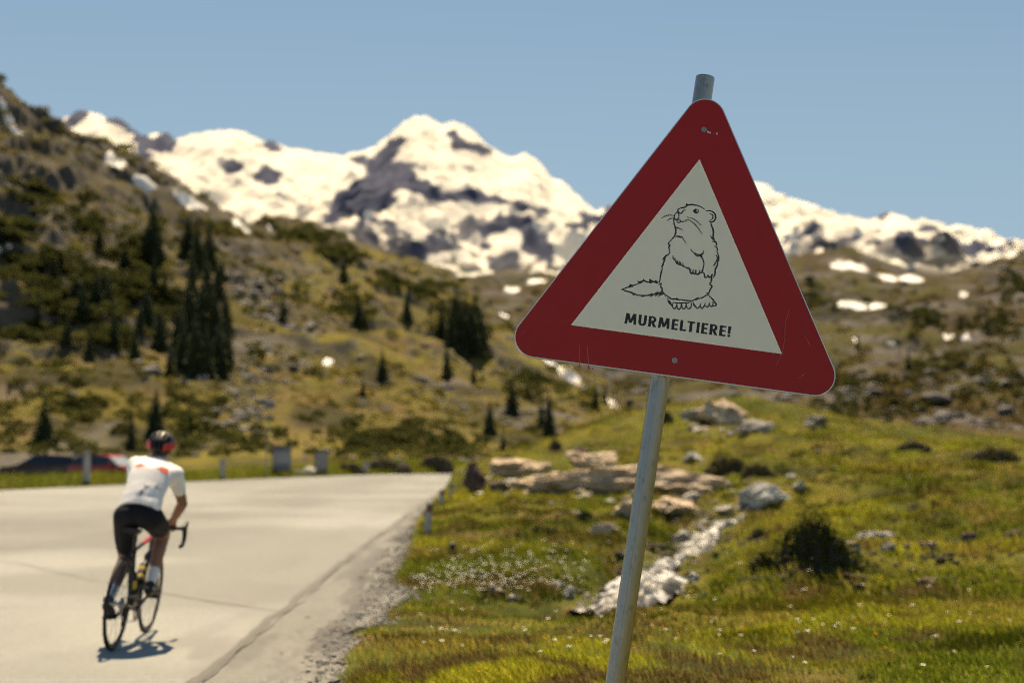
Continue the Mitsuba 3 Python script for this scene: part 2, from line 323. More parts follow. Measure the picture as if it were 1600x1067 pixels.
# ------------------------------------------------------------------ road and gravel verge
def flat_poly(poly, z, step=1.2):
    v, f = trimesh.creation.triangulate_polygon(poly, engine='earcut')
    return trimesh.Trimesh(np.column_stack([v, np.full(len(v), z)]), f, process=False)
def ragged(y, amp, s):
    p = np.stack([np.zeros_like(y), y * s, np.zeros_like(y)], -1)
    return (fb(p, 4, 21) - 0.5) * amp
yy = np.arange(-14, 75.9, 0.06)
sx = curve(yy, SEAM) + 0.02 * np.sin(yy * 1.1)
RY = np.unique(np.concatenate([np.linspace(-14, 76, 181)]))
poly_r = Polygon(list(zip(sx + ragged(yy, 0.05, 3.0), yy)) + list(ROAD_POLY.exterior.coords)[91:-1])
obj('road', flat_poly(poly_r, 0.012), 'm_asphalt', kind='structure', label='pale worn asphalt mountain road bending left')
vx = curve(yy, VERGE) + ragged(yy, 0.30, 1.6) + ragged(yy + 50, 0.12, 7.0)
A, B = np.stack([sx - 0.25, yy, 0 * yy + 0.004], 1), np.stack([vx, yy, -0.02 + 0 * yy], 1)
tt = np.linspace(0, 1, 14)
VX = A[:, None, 0] * (1 - tt) + B[:, None, 0] * tt; VY = np.repeat(yy[:, None], 14, 1)
VZ = 0.004 - 0.006 * tt[None] + (fb(np.stack([VX * 9, VY * 9, 0 * VX], -1), 2, 4) - 0.5) * 0.011 * np.clip(tt * 3 - 1.2, 0, 1)[None] + 0.028 * np.clip(tt * 4 - 3, 0, 1)[None] * 0
obj('gravel_verge', grid_mesh(VX, VY, VZ), 'm_gravel', smooth=True, uv=np.stack([np.repeat(tt[None], len(yy), 0).ravel(), VY.ravel()], 1), kind='structure', label='strip of broken asphalt and grey gravel between road and grass')
# stones lying on the verge
n = 3800
y_ = rng.uniform(7.2, 30, n) ** 1.0; t_ = rng.beta(7, 1.3, n) * 1.12
x_ = np.interp(y_, yy, sx - 0.1) * (1 - t_) + np.interp(y_, yy, vx) * t_
def rockmesh(seed, sub=1, amp=0.35, cuts=5, flat=1.0):
    r = np.random.default_rng(seed)
    m = trimesh.creation.icosphere(subdivisions=sub); v = m.vertices.copy()
    for _ in range(cuts):
        nrm = r.normal(size=3); nrm /= np.linalg.norm(nrm); h = r.uniform(0.45, 0.85)
        dd = v @ nrm; v -= np.where(dd > h, dd - h, 0)[:, None] * nrm
    v *= (1 + amp * (fb(v * 1.7 + seed, 4, seed) - 0.5))[:, None]
    v[:, 2] *= flat
    return trimesh.Trimesh(v, m.faces, process=False)
pebbles = [rockmesh(s, 0, 0.5, 3, 0.6) for s in range(6)]
sc = rng.gamma(2, 0.0045, n) + 0.004
tone = rng.uniform(0.09, 0.28, (n, 1)) * np.array([1, .96, .86])
m, c = scatter(pebbles, np.stack([x_, y_, 0 * x_ + 0.002], 1), sc, rng.uniform(0, 6.28, n), rng.integers(0, 6, n), tone)
k = obj('gravel_stones', m, 'm_stone', color=c, smooth=False); tag(k, 'loose grey and pale stones along the grass edge of the road', 'gravel', kind='stuff')
# the tar seam along the edge of the carriageway, and cracks across it
def strip(pts, width, z, seed=0, wob=0.6):
    pts = np.asarray(pts, float); L = np.r_[0, np.cumsum(np.linalg.norm(np.diff(pts, axis=0), axis=1))]
    s = np.arange(0, L[-1], max(0.05, L[-1] / 600)); q = np.stack([np.interp(s, L, pts[:, 0]), np.interp(s, L, pts[:, 1])], 1)
    jit = 0.35 * np.stack([fb(np.stack([s * 1.5, 0 * s, 0 * s + seed], -1), 3) - .5, fb(np.stack([s * 1.5, 0 * s + 9, 0 * s + seed], -1), 3) - .5], 1) * width * 3
    q = q + jit
    t = np.gradient(q, axis=0); t /= np.linalg.norm(t, axis=1, keepdims=True); nn = np.stack([-t[:, 1], t[:, 0]], 1)
    w = width * (1 - wob + 2 * wob * fb(np.stack([s * 3, 0 * s + seed, 0 * s], -1), 3))[:, None] / 2
    V = np.vstack([np.column_stack([q - nn * w, np.full(len(q), z)]), np.column_stack([q + nn * w, np.full(len(q), z)])])
    i = np.arange(len(q) - 1); k = len(q)
    return trimesh.Trimesh(V, np.vstack([np.stack([i, i + 1, i + 1 + k], 1), np.stack([i, i + 1 + k, i + k], 1)][::-1]), process=False)
m = strip(np.stack([curve(np.arange(-12, 70, 1.0), SEAM) - 0.06, np.arange(-12, 70, 1.0)], 1), 0.07, 0.017, 3, 0.5)
obj('tar_seam', m, 'm_tar', 'road', label='dark tar seam along the road edge')
gp = lambda px, py: P(px, py, CAM_H * FPX / (py - 700) if py > 700 else 60)[:2]
def flatpt(px, py):
    d = ray(px, py); t = -CAM_H / d[2]; return (d * t)[:2]
CR = [[(-40, 863), (60, 852), (150, 838), (210, 823), (300, 808), (400, 795), (520, 782)], [(-40, 872), (40, 884), (130, 905), (250, 928), (330, 942), (440, 958)], [(300, 800), (440, 812), (560, 826), (640, 838)][:0]]
for i, c_ in enumerate(CR):
    if c_: obj('crack', strip([flatpt(*q) for q in c_], 0.030 if i == 0 else 0.022, 0.017, 11 + i, 0.8), 'm_crack', 'road')

# ------------------------------------------------------------------ far terrain: hillside, brown hill, snow range
def sector(name, pts, y0, y1, nu, ny, u0, u1, noise_fn, mat, label, extra_pts=(), floor=None, sm=0.0):
    q = np.array([P(*p) for p in pts] + [np.asarray(e, float) for e in extra_pts])
    # interpolate in (x / y, log y), in which the ground is sampled evenly
    f = RBFInterpolator(np.stack([q[:, 0] / q[:, 1] * 4, np.log(q[:, 1]) * 2], 1), q[:, 2] / q[:, 1], kernel='linear', smoothing=sm)
    u = np.linspace(u0, u1, nu); ly = np.linspace(math.log(y0), math.log(y1), ny)
    U, LY = np.meshgrid(u, ly); Y = np.exp(LY); X = U * Y
    Z = f(np.stack([U.ravel() * 4, LY.ravel() * 2], 1)).reshape(U.shape) * Y
    Z = noise_fn(X, Y, Z)
    obj(name, grid_mesh(X, Y, Z), mat, smooth=True, kind='structure', label=label)
    def H(x, y):
        x, y = np.asarray(x, float), np.asarray(y, float)
        a = (np.log(y) - ly[0]) / (ly[1] - ly[0]); b = (x / y - u[0]) / (u[1] - u[0])
        return map_coordinates(Z, [a.ravel(), b.ravel()], order=1, mode='nearest').reshape(x.shape)
    return H
HILL = [(-300, 735, 96), (0, 735, 96), (200, 735, 96), (400, 736, 96), (600, 738, 96), (740, 739, 96), (900, 739, 96), (1100, 740, 96), (1400, 740, 96), (1700, 740, 96),
        (-300, 650, 114), (0, 655, 115), (200, 655, 119), (400, 655, 128), (600, 660, 148), (760, 668, 170), (880, 672, 185), (1000, 690, 190), (1200, 700, 190), (1500, 705, 190), (1700, 705, 190),
        (-300, 545, 145), (0, 560, 145), (200, 560, 150), (350, 560, 166), (500, 560, 192), (650, 565, 225), (800, 585, 250), (900, 610, 255), (960, 640, 250),
        (-300, 430, 185), (0, 450, 185), (200, 450, 200), (350, 450, 230), (500, 450, 290), (620, 460, 340), (700, 480, 350), (780, 520, 340), (850, 560, 320), (920, 600, 310),
        (-300, 320, 225), (0, 350, 225), (150, 350, 250), (270, 365, 290), (400, 368, 380),
        (-300, 210, 262), (0, 250, 265), (110, 262, 300), (200, 300, 310),
        (-300, 60, 310), (-100, 90, 315), (-30, 105, 318), (0, 138, 320), (18, 178, 322), (60, 205, 325), (100, 215, 332), (140, 228, 336), (180, 243, 342), (215, 262, 345), (240, 270, 350), (270, 290, 360), (300, 314, 370), (335, 335, 392), (370, 355, 410), (400, 350, 415), (430, 346, 420), (460, 345, 425), (490, 356, 430),
        (530, 372, 440), (560, 388, 450), (600, 398, 456), (640, 414, 465), (690, 436, 470), (730, 452, 470), (760, 470, 465), (800, 515, 430), (860, 555, 400), (930, 595, 380)]
def extra_hill():
    out = []
    for px, py, y in [(-300, 60, 310), (-100, 90, 315), (0, 138, 320), (60, 205, 325), (140, 228, 336), (240, 270, 350), (300, 314, 370), (370, 355, 410), (430, 346, 420), (490, 356, 430), (560, 388, 450), (640, 414, 465), (730, 452, 470), (800, 515, 430), (930, 595, 380)]:
        out.append(P(px, min(py + 60, 690), y + 60)); out.append(P(px, min(py + 160, 698), y + 170))
    for px in (1000, 1200, 1500, 1700): out.append(P(px, 706, 300)); out.append(P(px, 706, 600))
    return out
def hill_noise(X, Y, Z):
    p = np.stack([X, Y, Z * 0.6], -1)
    amp = np.clip((Y - 97) / 30, 0, 1) * np.clip(Y / 220, 0.35, 1.25)
    left = np.clip((120 - (X / Y * FPX + 800 - 330)) / 400, 0, 1)            # the left flank is craggier
    n1 = (fb(p * 0.028, 3, 1) - 0.5) * 9 * 0.5
    rid = (1 - np.abs(2 * fb(p * 0.05 + 7, 4, 2) - 1)) ** 2
    n3 = (fb(p * 0.16, 4, 3) - 0.5) * 3.2
    n4 = (fb(p * 0.5, 3, 4) - 0.5) * 1.7
    Zn = Z + amp * (n1 + (rid - 0.58) * (2.2 + 6.0 * left) + n3 + n4)
    st = 5.0 + 3 * (fb(p * 0.02 + 3, 2, 8))
    k = Zn / st + (fb(p * 0.05, 3, 6) - .5) * 2.5
    step = np.floor(k) + np.clip((k - np.floor(k) - 0.55) / 0.35, 0, 1) - k
    mask = np.clip((fb(p * 0.045 + 20, 3, 5) - 0.42) * 6, 0, 1) * (0.35 + 0.65 * left)
    return Zn + step * st * 1.0 * mask * np.clip((Y - 105) / 30, 0, 1)
HILL += [(px - 650, py, y) for px, py, y in HILL if px == -300] + [(px + 700, py, y) for px, py, y in HILL if px == 1700]
HL = sector('hillside', HILL, 95, 640, 860, 560, -0.76, 0.62, hill_noise, 'm_hill', 'steep grassy hillside with rock ledges behind the road', extra_hill(), sm=1e-5)
BROWN = [(620, 640, 330), (800, 640, 330), (1000, 640, 330), (1200, 640, 300), (1400, 668, 260), (1600, 690, 230), (1800, 690, 230),
         (1250, 600, 370), (1450, 620, 330), (1650, 630, 310), (700, 580, 450), (850, 580, 430), (1000, 580, 430),
         (1200, 550, 480), (1400, 560, 430), (1600, 560, 410), (1800, 560, 410), (700, 520, 600), (850, 520, 600), (1000, 510, 580), (1200, 500, 570), (1400, 500, 540), (1600, 490, 520), (1800, 490, 520),
         (1200, 450, 680), (1400, 455, 650), (1600, 445, 630), (1800, 445, 630),
         (600, 445, 900), (700, 440, 900), (780, 436, 900), (850, 440, 900), (900, 445, 890), (1000, 440, 860), (1100, 425, 820), (1180, 408, 800), (1240, 408, 800), (1290, 404, 810), (1330, 400, 810), (1370, 415, 800), (1420, 438, 780), (1470, 452, 760), (1500, 440, 755), (1530, 425, 750), (1565, 415, 750), (1600, 410, 750), (1700, 390, 750), (1850, 380, 750)]
BROWN_TOP = BROWN[-20:]
def extra_brown():
    return [P(px, py + 45, y + 150) for px, py, y in BROWN_TOP] + [P(px, py + 110, y + 380) for px, py, y in BROWN_TOP]
def brown_noise(X, Y, Z):
    p = np.stack([X, Y, Z * 0.6], -1)
    amp = np.clip((Y - 230) / 120, 0.1, 1)
    rid = (1 - np.abs(2 * fb(p * 0.022 + 7, 4, 12) - 1)) ** 2
    Zn = Z + amp * ((fb(p * 0.012, 3, 11) - 0.5) * 10 + (rid - 0.5) * 7 + (fb(p * 0.07, 4, 13) - 0.5) * 7 + (fb(p * 0.25, 3, 14) - .5) * 2.5)
    return Zn
BROWN += [(px + 600, py, y) for px, py, y in BROWN if px in (1800, 1850)]
HB = sector('brown_hill', BROWN, 225, 1300, 620, 420, -0.16, 0.68, brown_noise, 'm_brown_hill', 'brown rocky hill with snow patches behind the sign', extra_brown(), sm=1e-5)

# the snow range: a ridge with a base in front and slopes behind
SKY = [(-400, 150), (-200, 180), (60, 225), (85, 207), (100, 192), (125, 172), (145, 178), (165, 184), (190, 187), (212, 205), (228, 216), (243, 210), (262, 208), (275, 220), (300, 212), (340, 206), (372, 205), (392, 213), (412, 224), (425, 222), (440, 231), (470, 236), (500, 241), (540, 243),
       (565, 238), (590, 227), (612, 213), (632, 190), (645, 184), (660, 182), (675, 187), (690, 195), (705, 192), (722, 196), (742, 208), (762, 226), (784, 243), (800, 244), (822, 241), (842, 254), (862, 278), (882, 288), (905, 308), (930, 330), (948, 322), (980, 330), (1040, 320), (1110, 300), (1160, 290), (1182, 286), (1198, 292), (1218, 309), (1245, 312), (1268, 324),
       (1295, 336), (1318, 342), (1345, 346), (1368, 341), (1382, 333), (1391, 330), (1404, 337), (1415, 346), (1428, 349), (1446, 350), (1462, 355), (1478, 357), (1494, 352), (1510, 361), (1524, 374), (1540, 385), (1556, 382), (1575, 377), (1600, 379), (1700, 360), (1850, 330), (2100, 300)]
def snow_range():
    Y = Y_RANGE
    tops = np.array([P(a, b, Y) for a, b in SKY])
    xs_ = np.linspace(-1900, 1750, 900); ysr = np.concatenate([np.linspace(1150, 2300, 150), np.linspace(2310, 2900, 130), np.linspace(2930, 3600, 25)])
    X, YY = np.meshgrid(xs_, ysr)
    ztop = np.interp(X, tops[:, 0], tops[:, 2]) + (1 - np.abs(2 * fb(np.stack([X * .04, YY * 0, X * 0], -1), 4, 31) - 1)) * 10 - 6
    t = np.clip((YY - 1150) / (Y - 1150), 0, 1)
    foot = 130.0 + 0 * X
    prof = 0.30 * t + 0.70 * t ** 1.9
    Z = foot + (ztop - foot) * prof
    Z = np.where(YY > Y, ztop - (YY - Y) * 0.55, Z)
    p = np.stack([X, YY, Z * 0.4], -1)
    rid = (1 - np.abs(2 * fb(p * 0.0032 + 5, 5, 33) - 1)) ** 2
    taper = np.clip((Y - YY) / 900, 0, 1) ** 0.6 * np.clip((YY - 1150) / 300, 0.2, 1)
    up = np.abs(YY - Y) < 120
    Z = Z + taper * ((rid - 0.55) * 60 + (fb(p * 0.012, 4, 34) - 0.5) * 45)
    Z = Z + (fb(p * 0.035, 4, 35) - 0.5) * (30 * np.clip((Y - YY) / 250, 0.12, 1))
    r2 = 1 - np.abs(2 * fb(p * 0.010 + 15, 4, 37) - 1); Z = Z + (r2 ** 3 - .45) * 48 * taper
    # the ridge stays the skyline
    el = (Z - CAM_H) / YY; top = (ztop - CAM_H) / Y
    lim = top - np.clip((Y - YY) / 1500, 0, 1) * 0.02
    Z = np.where((YY < Y - 1) & (el > lim), CAM_H + lim * YY, Z)
    def on_range(px, py):
        t = np.linspace(1160, 2900, 1800); d = ray(px, py); x, z = d[0] / d[1] * t, CAM_H + d[2] / d[1] * t
        h = map_coordinates(Z, [np.interp(t, ysr, np.arange(len(ysr))), np.interp(x, xs_, np.arange(len(xs_)))], order=1)
        b = np.where(z < h)[0]; i = b[0] if len(b) else int(np.argmax(h - z)); return np.array([x[i], t[i], z[i]])
    for face in ROCK_FACES: ROCKS.append([(float(q_[0]), float(q_[2])) for q_ in (on_range(*v_) for v_ in face)])
    obj('snow_mountain', grid_mesh(X, YY, Z), 'm_range', smooth=True, kind='structure', label='snow covered mountain range with dark rock faces')
snow_range()

# ------------------------------------------------------------------ the warning sign
def sign_red(p, n, uv):
    a = fbm(p.x * 5, p.y * 5, p.z * 5, 3)
    return mix((0.33, 0.011, 0.012), (0.37, 0.014, 0.014), a)
pr('m_red', proc(sign_red), 0.38, spec=0.3)
def sign_white(p, n, uv):
    a = fbm(p.x * 4, p.y * 4, p.z * 2.5, 4)
    return mix((0.83, 0.80, 0.69), (0.87, 0.84, 0.735), a)
pr('m_white', proc(sign_white), 0.4, spec=0.45)
pr('m_ink', (0.018, 0.017, 0.020), 0.5)
def galv(p, n, uv):
    a = fbm(p.x * 60, p.y * 60, p.z * 30, 4); b = noise(p.x * 220, p.y * 220, p.z * 160); c = smoothstep(0.64, 0.70, fbm(p.x * 70, p.y * 70, p.z * 40, 3))
    return mix((0.30, 0.285, 0.25), (0.38, 0.362, 0.32), a) * (0.92 + 0.12 * b) * (1 - 0.22 * c)
def galv_rough(p, n, uv): return 0.24 + 0.16 * fbm(p.x * 30, p.y * 30, p.z * 6, 3)
bsdf('m_galv', two({'type': 'principled', 'base_color': proc(galv), 'roughness': proc(galv_rough), 'metallic': 0.9, 'specular': 0.5}))
pr('m_alu', (0.62, 0.61, 0.58), 0.35, metallic=0.8)
pr('m_scratch', (0.36, 0.10, 0.10), 0.6)
pr('m_chip', (0.62, 0.58, 0.55), 0.6)
ROLL = math.radians(7.85)
S_C = P(1069, 437, 4.36 * FWD[1] + 0.0)
_right = np.array([math.cos(ROLL), 0, -math.sin(ROLL)])
_lean = np.array([0, 0.055, 1.0]); _lean /= np.linalg.norm(_lean)
S_N = -np.cross([1.0, 0, 0], _lean); S_N /= np.linalg.norm(S_N)             # faces the camera (-y)
S_N = -S_N if S_N[1] > 0 else S_N
S_R = np.array([math.cos(ROLL), 0, 0]) - math.sin(ROLL) * _lean; S_U = math.sin(ROLL) * np.array([1.0, 0, 0]) + math.cos(ROLL) * _lean
def sp(px, py):
    d = ray(px, py); q = CAM + d * (((S_C - CAM) @ S_N) / (d @ S_N)) - S_C
    return np.array([q @ S_R, q @ S_U])
S_M = np.eye(4); S_M[:3, 0], S_M[:3, 1], S_M[:3, 2], S_M[:3, 3] = S_R, S_U, S_N, S_C
def on_sign(mesh): mesh.apply_transform(S_M); return mesh
def extrude(shape, z0, z1):
    parts = [trimesh.creation.extrude_polygon(g, z1 - z0, engine='earcut') for g in getattr(shape, 'geoms', [shape]) if g.area > 1e-9]
    m = cat(parts); m.apply_translation([0, 0, z0]); return m
sign = thing('warning_sign', 'red bordered triangular warning sign with marmot drawing on a leaning grey post', 'sign')
INNER = Polygon([sp(1093, 249), sp(892, 508), sp(1222, 553)])
ic = np.array(INNER.centroid.coords[0]); A_, B_, C_ = [np.array(q) for q in INNER.exterior.coords[:3]]
def offset_line(p, q, d):
    t = (q - p) / np.linalg.norm(q - p); nrm = np.array([-t[1], t[0]])
    if nrm @ (p - ic) < 0: nrm = -nrm
    return p + nrm * d, t
def meet(l1, l2):
    (p, t), (q, s) = l1, l2
    a = np.linalg.solve(np.stack([t, -s], 1), q - p); return p + t * a[0]
PX = 1 / 510.0
l_left, l_bot, l_right = offset_line(A_, B_, 63.5 * PX), offset_line(B_, C_, 57.0 * PX), offset_line(C_, A_, 65.0 * PX)
OUTER = Polygon([meet(l_left, l_right), meet(l_left, l_bot), meet(l_bot, l_right)])
OUTER = OUTER.buffer(-31 * PX).buffer(31 * PX, quad_segs=16)
bolts = [sp(1100, 203), sp(1054, 563)]
obj('red_border', on_sign(extrude(OUTER.difference(INNER.buffer(0.0)), -0.0012, 0.0)), 'm_red', sign, label='dark red border with light scratches')
obj('white_panel', on_sign(extrude(INNER, -0.0012, 0.0003)), 'm_white', sign)
obj('back_plate', on_sign(extrude(OUTER, -0.003, -0.00125)), 'm_alu', sign)
rim = OUTER.buffer(0.0032, quad_segs=16)
obj('rim', on_sign(cat([extrude(rim.difference(OUTER.buffer(0.0002)), -0.018, -0.0004)])), 'm_alu', sign, label='thin bare metal edge folded back')
# marmot drawing: strokes traced in the frame of the close-up (903 px wide)
def cp(x, y): return sp(960 + x / 4.104, 300 + y / 4.104)
STROKES = [(3.6, [(384, 160), (380, 180), (383, 205), (391, 232), (394, 256), (385, 284), (366, 306), (351, 322)]), (3.4, [(351, 322), (346, 330), (356, 345), (349, 352), (351, 368), (357, 388)]),
    (3.0, [(405, 126), (394, 138), (385, 150), (384, 166), (391, 178), (402, 178), (412, 166), (413, 147), (406, 133)]),
    (3.4, [(405, 130), (407, 114), (420, 106), (436, 102), (452, 99), (464, 89), (462, 80), (476, 84), (492, 82), (512, 84), (532, 88), (556, 98), (578, 112)]),
    (3.0, [(410, 118), (412, 132), (424, 138), (436, 131), (442, 120), (455, 117)]), (2.6, [(400, 180), (402, 192), (412, 198), (424, 193), (424, 184), (412, 180), (402, 181)]), (2.6, [(424, 192), (440, 191), (462, 187)]),
    (3.6, [(588, 122), (606, 121), (626, 126), (641, 138), (649, 158), (645, 178), (632, 192), (616, 193), (607, 187)]), (3.0, [(612, 141), (626, 146), (632, 158), (628, 172), (617, 182)]),
    (4.0, [(617, 192), (622, 215), (632, 240), (634, 264), (633, 292), (640, 305)]), (3.0, [(615, 282), (628, 300), (646, 313)]), (3.4, [(628, 318), (650, 322), (656, 344)]), (3.0, [(642, 346), (660, 362), (659, 378)]),
    (3.2, [(656, 382), (667, 408), (668, 438), (660, 446)]), (3.0, [(652, 405), (660, 425), (650, 452), (635, 472)]), (3.8, [(662, 444), (660, 470), (646, 500), (645, 528), (634, 548)]), (2.8, [(652, 448), (640, 470)]),
    (2.2, [(300, 169), (328, 155), (355, 149), (380, 152)]), (2.2, [(338, 184), (358, 172), (378, 169)]), (2.4, [(455, 178), (482, 182), (520, 213), (545, 245), (562, 271)]), (2.2, [(464, 162), (500, 171), (530, 190), (557, 217)]),
    (2.8, [(392, 226), (410, 232), (434, 243)]), (2.8, [(392, 291), (402, 281), (408, 291), (416, 283), (421, 293), (430, 287), (440, 301), (458, 328)]), (3.0, [(375, 410), (378, 428), (388, 438)]),
    (3.2, [(388, 420), (392, 445), (402, 462), (402, 440), (408, 460), (420, 468), (419, 448), (428, 468), (440, 476), (438, 455)]), (3.2, [(440, 474), (456, 484), (474, 490), (490, 500)]),
    (4.0, [(478, 484), (486, 512), (494, 523), (502, 518), (506, 500)]), (3.8, [(506, 518), (513, 528), (521, 516), (522, 500)]), (3.8, [(522, 520), (533, 530), (545, 520), (547, 504)]), (3.4, [(545, 522), (558, 517), (566, 498), (573, 476)]),
    (3.0, [(490, 367), (498, 380), (520, 396), (546, 405), (559, 419), (570, 440), (574, 464), (568, 492), (561, 512)]), (3.4, [(572, 378), (566, 397), (553, 402), (561, 410), (557, 420)]), (2.8, [(512, 398), (530, 410), (548, 412)]),
    (3.4, [(561, 512), (575, 524), (580, 546), (590, 548), (602, 532)]), (3.6, [(600, 534), (608, 548), (618, 544), (630, 530)]), (3.4, [(622, 530), (624, 560), (620, 578)]),
    (3.4, [(357, 388), (345, 402), (328, 412), (312, 432), (326, 424)]), (3.4, [(328, 420), (318, 446), (304, 480), (316, 464)]), (3.4, [(309, 488), (301, 512), (294, 546), (290, 580)]),
    (3.4, [(284, 596), (300, 588), (297, 606), (308, 622), (304, 634), (318, 650), (328, 668)]), (3.2, [(332, 660), (346, 673), (362, 684), (384, 690)]), (3.0, [(362, 690), (384, 684), (404, 692), (400, 682), (420, 696)]),
    (3.2, [(420, 690), (446, 694), (470, 697), (492, 697)]), (3.4, [(488, 700), (514, 691), (536, 680), (524, 694)]), (3.2, [(530, 686), (560, 679), (584, 666), (600, 655), (592, 646)]),
    (3.6, [(625, 540), (619, 576), (612, 590), (626, 606), (615, 624), (607, 642), (598, 658)]), (3.4, [(600, 655), (614, 674), (632, 690), (642, 706), (653, 720), (646, 732), (634, 730)]),
    (3.4, [(342, 684), (348, 706), (360, 720), (374, 732)]), (3.6, [(352, 700), (362, 716)]), (3.0, [(376, 712), (371, 732), (386, 750), (396, 736), (401, 714)]), (3.0, [(402, 718), (403, 744), (416, 752), (427, 735), (430, 714)]),
    (3.0, [(431, 718), (436, 744), (448, 749), (457, 734), (460, 714)]), (3.0, [(461, 718), (466, 742), (481, 749), (491, 738), (494, 712)]), (3.4, [(504, 704), (509, 724), (524, 740)]), (3.0, [(515, 724), (530, 746), (545, 736), (555, 716)]),
    (3.0, [(550, 728), (560, 748), (573, 735), (581, 714)]), (3.0, [(580, 724), (592, 739), (605, 728), (611, 709)]), (3.0, [(608, 721), (622, 736), (632, 722), (631, 704)]), (2.8, [(372, 708), (402, 712), (432, 712), (462, 712), (490, 708)]),
    (3.4, [(290, 583), (275, 577), (260, 570), (274, 583), (250, 576), (226, 566), (238, 581), (214, 578), (184, 571), (158, 581), (178, 580), (150, 588)]), (3.0, [(246, 576), (228, 560)]), (3.0, [(206, 577), (186, 562)]), (3.0, [(172, 583), (150, 574)]), (2.8, [(120, 601), (100, 594)]), (3.0, [(250, 657), (234, 672)]), (3.0, [(196, 664), (176, 672)]), (3.0, [(140, 656), (120, 660)]),
    (3.4, [(150, 590), (125, 598), (98, 602), (116, 604), (84, 612), (46, 626)]),
    (3.4, [(46, 626), (74, 635), (106, 645), (126, 657)]), (3.2, [(108, 642), (136, 656), (150, 662), (190, 665), (218, 662), (242, 652), (222, 666)]), (3.4, [(232, 662), (256, 656), (278, 644), (262, 668)]), (3.6, [(268, 664), (286, 650), (302, 644), (284, 670)]), (3.4, [(286, 664), (304, 656), (318, 652)])]
def stroke_shape(w, pts):
    pts = np.array([cp(*q) for q in pts])
    if len(pts) > 2:                                   # Catmull-Rom smoothing
        e = np.vstack([2 * pts[0] - pts[1], pts, 2 * pts[-1] - pts[-2]]); out = []
        for i in range(1, len(e) - 2):
            for t in np.linspace(0, 1, 6, endpoint=False):
                a, b, c, d = e[i - 1], e[i], e[i + 1], e[i + 2]
                out.append(0.5 * (2 * b + (c - a) * t + (2 * a - 5 * b + 4 * c - d) * t * t + (3 * b - a - 3 * c + d) * t ** 3))
        pts = np.array(out + [pts[-1]])
    n_ = len(pts); s = w * 1.5 / 4.104 / 510
    return union_all([LineString([pts[i], pts[i + 1]]).buffer(s * (0.55 + 0.45 * math.sin(math.pi * min(1, max(0, (i + .5) / n_)))) / 1.0, quad_segs=3) for i in range(n_ - 1)])
ink = union_all([stroke_shape(w, pts) for w, pts in STROKES])
e0 = cp(523, 124)
eye = Polygon([(e0[0] + 19 / 4.104 / 510 * math.cos(a), e0[1] + 15.5 / 4.104 / 510 * math.sin(a)) for a in np.linspace(0, 2 * math.pi, 24)[:-1]])
glint = Point(cp(531, 122)).buffer(5.5 / 4.104 / 510)
ink = union_all([ink, eye]).difference(glint).simplify(0.00006)
obj('marmot_drawing', on_sign(extrude(ink, 0.0004, 0.0008)), 'm_ink', sign, label='black line drawing of an upright marmot')
# lettering, letter by letter on its baseline
p0, p1 = cp(64, 842), cp(742, 931)
bt = (p1 - p0) / np.linalg.norm(p1 - p0); span = np.linalg.norm(p1 - p0); bn = np.array([-bt[1], bt[0]])
H_ = 69 / 4.104 / 510
def letters(text, h):
    s = 0.225 * h                                       # stem
    def R(x0, y0, x1, y1): return Polygon([(x0, y0), (x1, y0), (x1, y1), (x0, y1)])
    def bowl(x0, y0, x1, y1, rx): 
        o = union_all([R(x0, y0, x1 - rx, y1), Point(0, 0).buffer(1, quad_segs=12)]) 
        cx, cy, ry = x1 - rx, (y0 + y1) / 2, (y1 - y0) / 2
        return union_all([R(x0, y0, cx, y1), Polygon([(cx + rx * math.sin(a), cy + ry * math.cos(a)) for a in np.linspace(0, math.pi, 16)])])
    out, x = [], 0.0
    for ch in text:
        if ch == 'M':
            w = 0.90 * h; g = union_all([Polygon([(0, 0), (s * .92, 0), (s * 1.2, h), (s * .25, h)]), Polygon([(w, 0), (w - s * .92, 0), (w - s * 1.2, h), (w - s * .25, h)]), Polygon([(s * .25, h), (s * 1.35, h), (w / 2 + s * .42, .12 * h), (w / 2 - s * .42, .12 * h)]), Polygon([(w - s * .25, h), (w - s * 1.35, h), (w / 2 - s * .42, .12 * h), (w / 2 + s * .42, .12 * h)])])
        elif ch == 'U':
            w = 0.64 * h; o = union_all([R(0, .32 * h, w, h), Polygon([(w / 2 + w / 2 * math.cos(a), .32 * h + .335 * h * math.sin(a)) for a in np.linspace(math.pi, 2 * math.pi, 20)])]); i = union_all([R(s, .34 * h, w - s, h * 1.1), Polygon([(w / 2 + (w / 2 - s) * math.cos(a), .34 * h + .17 * h * math.sin(a)) for a in np.linspace(math.pi, 2 * math.pi, 20)])]); g = o.difference(i)
        elif ch == 'R':
            w = 0.62 * h; g = union_all([R(0, 0, s, h), bowl(0, .40 * h, .60 * h, h, .28 * h).difference(bowl(s, .56 * h, .385 * h, .85 * h, .13 * h)), Polygon([(.20 * h, .46 * h), (.42 * h, .46 * h), (.66 * h, 0), (.40 * h, 0)])])
        elif ch in 'EL':
            w = 0.50 * h; g = [R(0, 0, s, h), R(0, 0, w, .165 * h)]
            if ch == 'E': g += [R(0, .835 * h, w, h), R(0, .425 * h, w * .93, .585 * h)]
            g = union_all(g)
        elif ch == 'T': w = 0.60 * h; g = union_all([R(w / 2 - s / 2, 0, w / 2 + s / 2, h), R(0, .835 * h, w, h)])
        elif ch == 'I': w = s; g = R(0, 0, s, h)
        else: w = s * 1.05; g = union_all([Polygon([(.02 * h, .30 * h), (w - .02 * h, .30 * h), (w, h), (0, h)]), Point(w / 2, .105 * h).buffer(.118 * h)])
        out.append((g, x, w)); x += w + (0.145 if ch not in 'L' else 0.05) * h
    return out, x - 0.145 * h
lt, tot = letters('MURMELTIERE!', H_)
from shapely import affinity
kx = span / tot
shapes = []
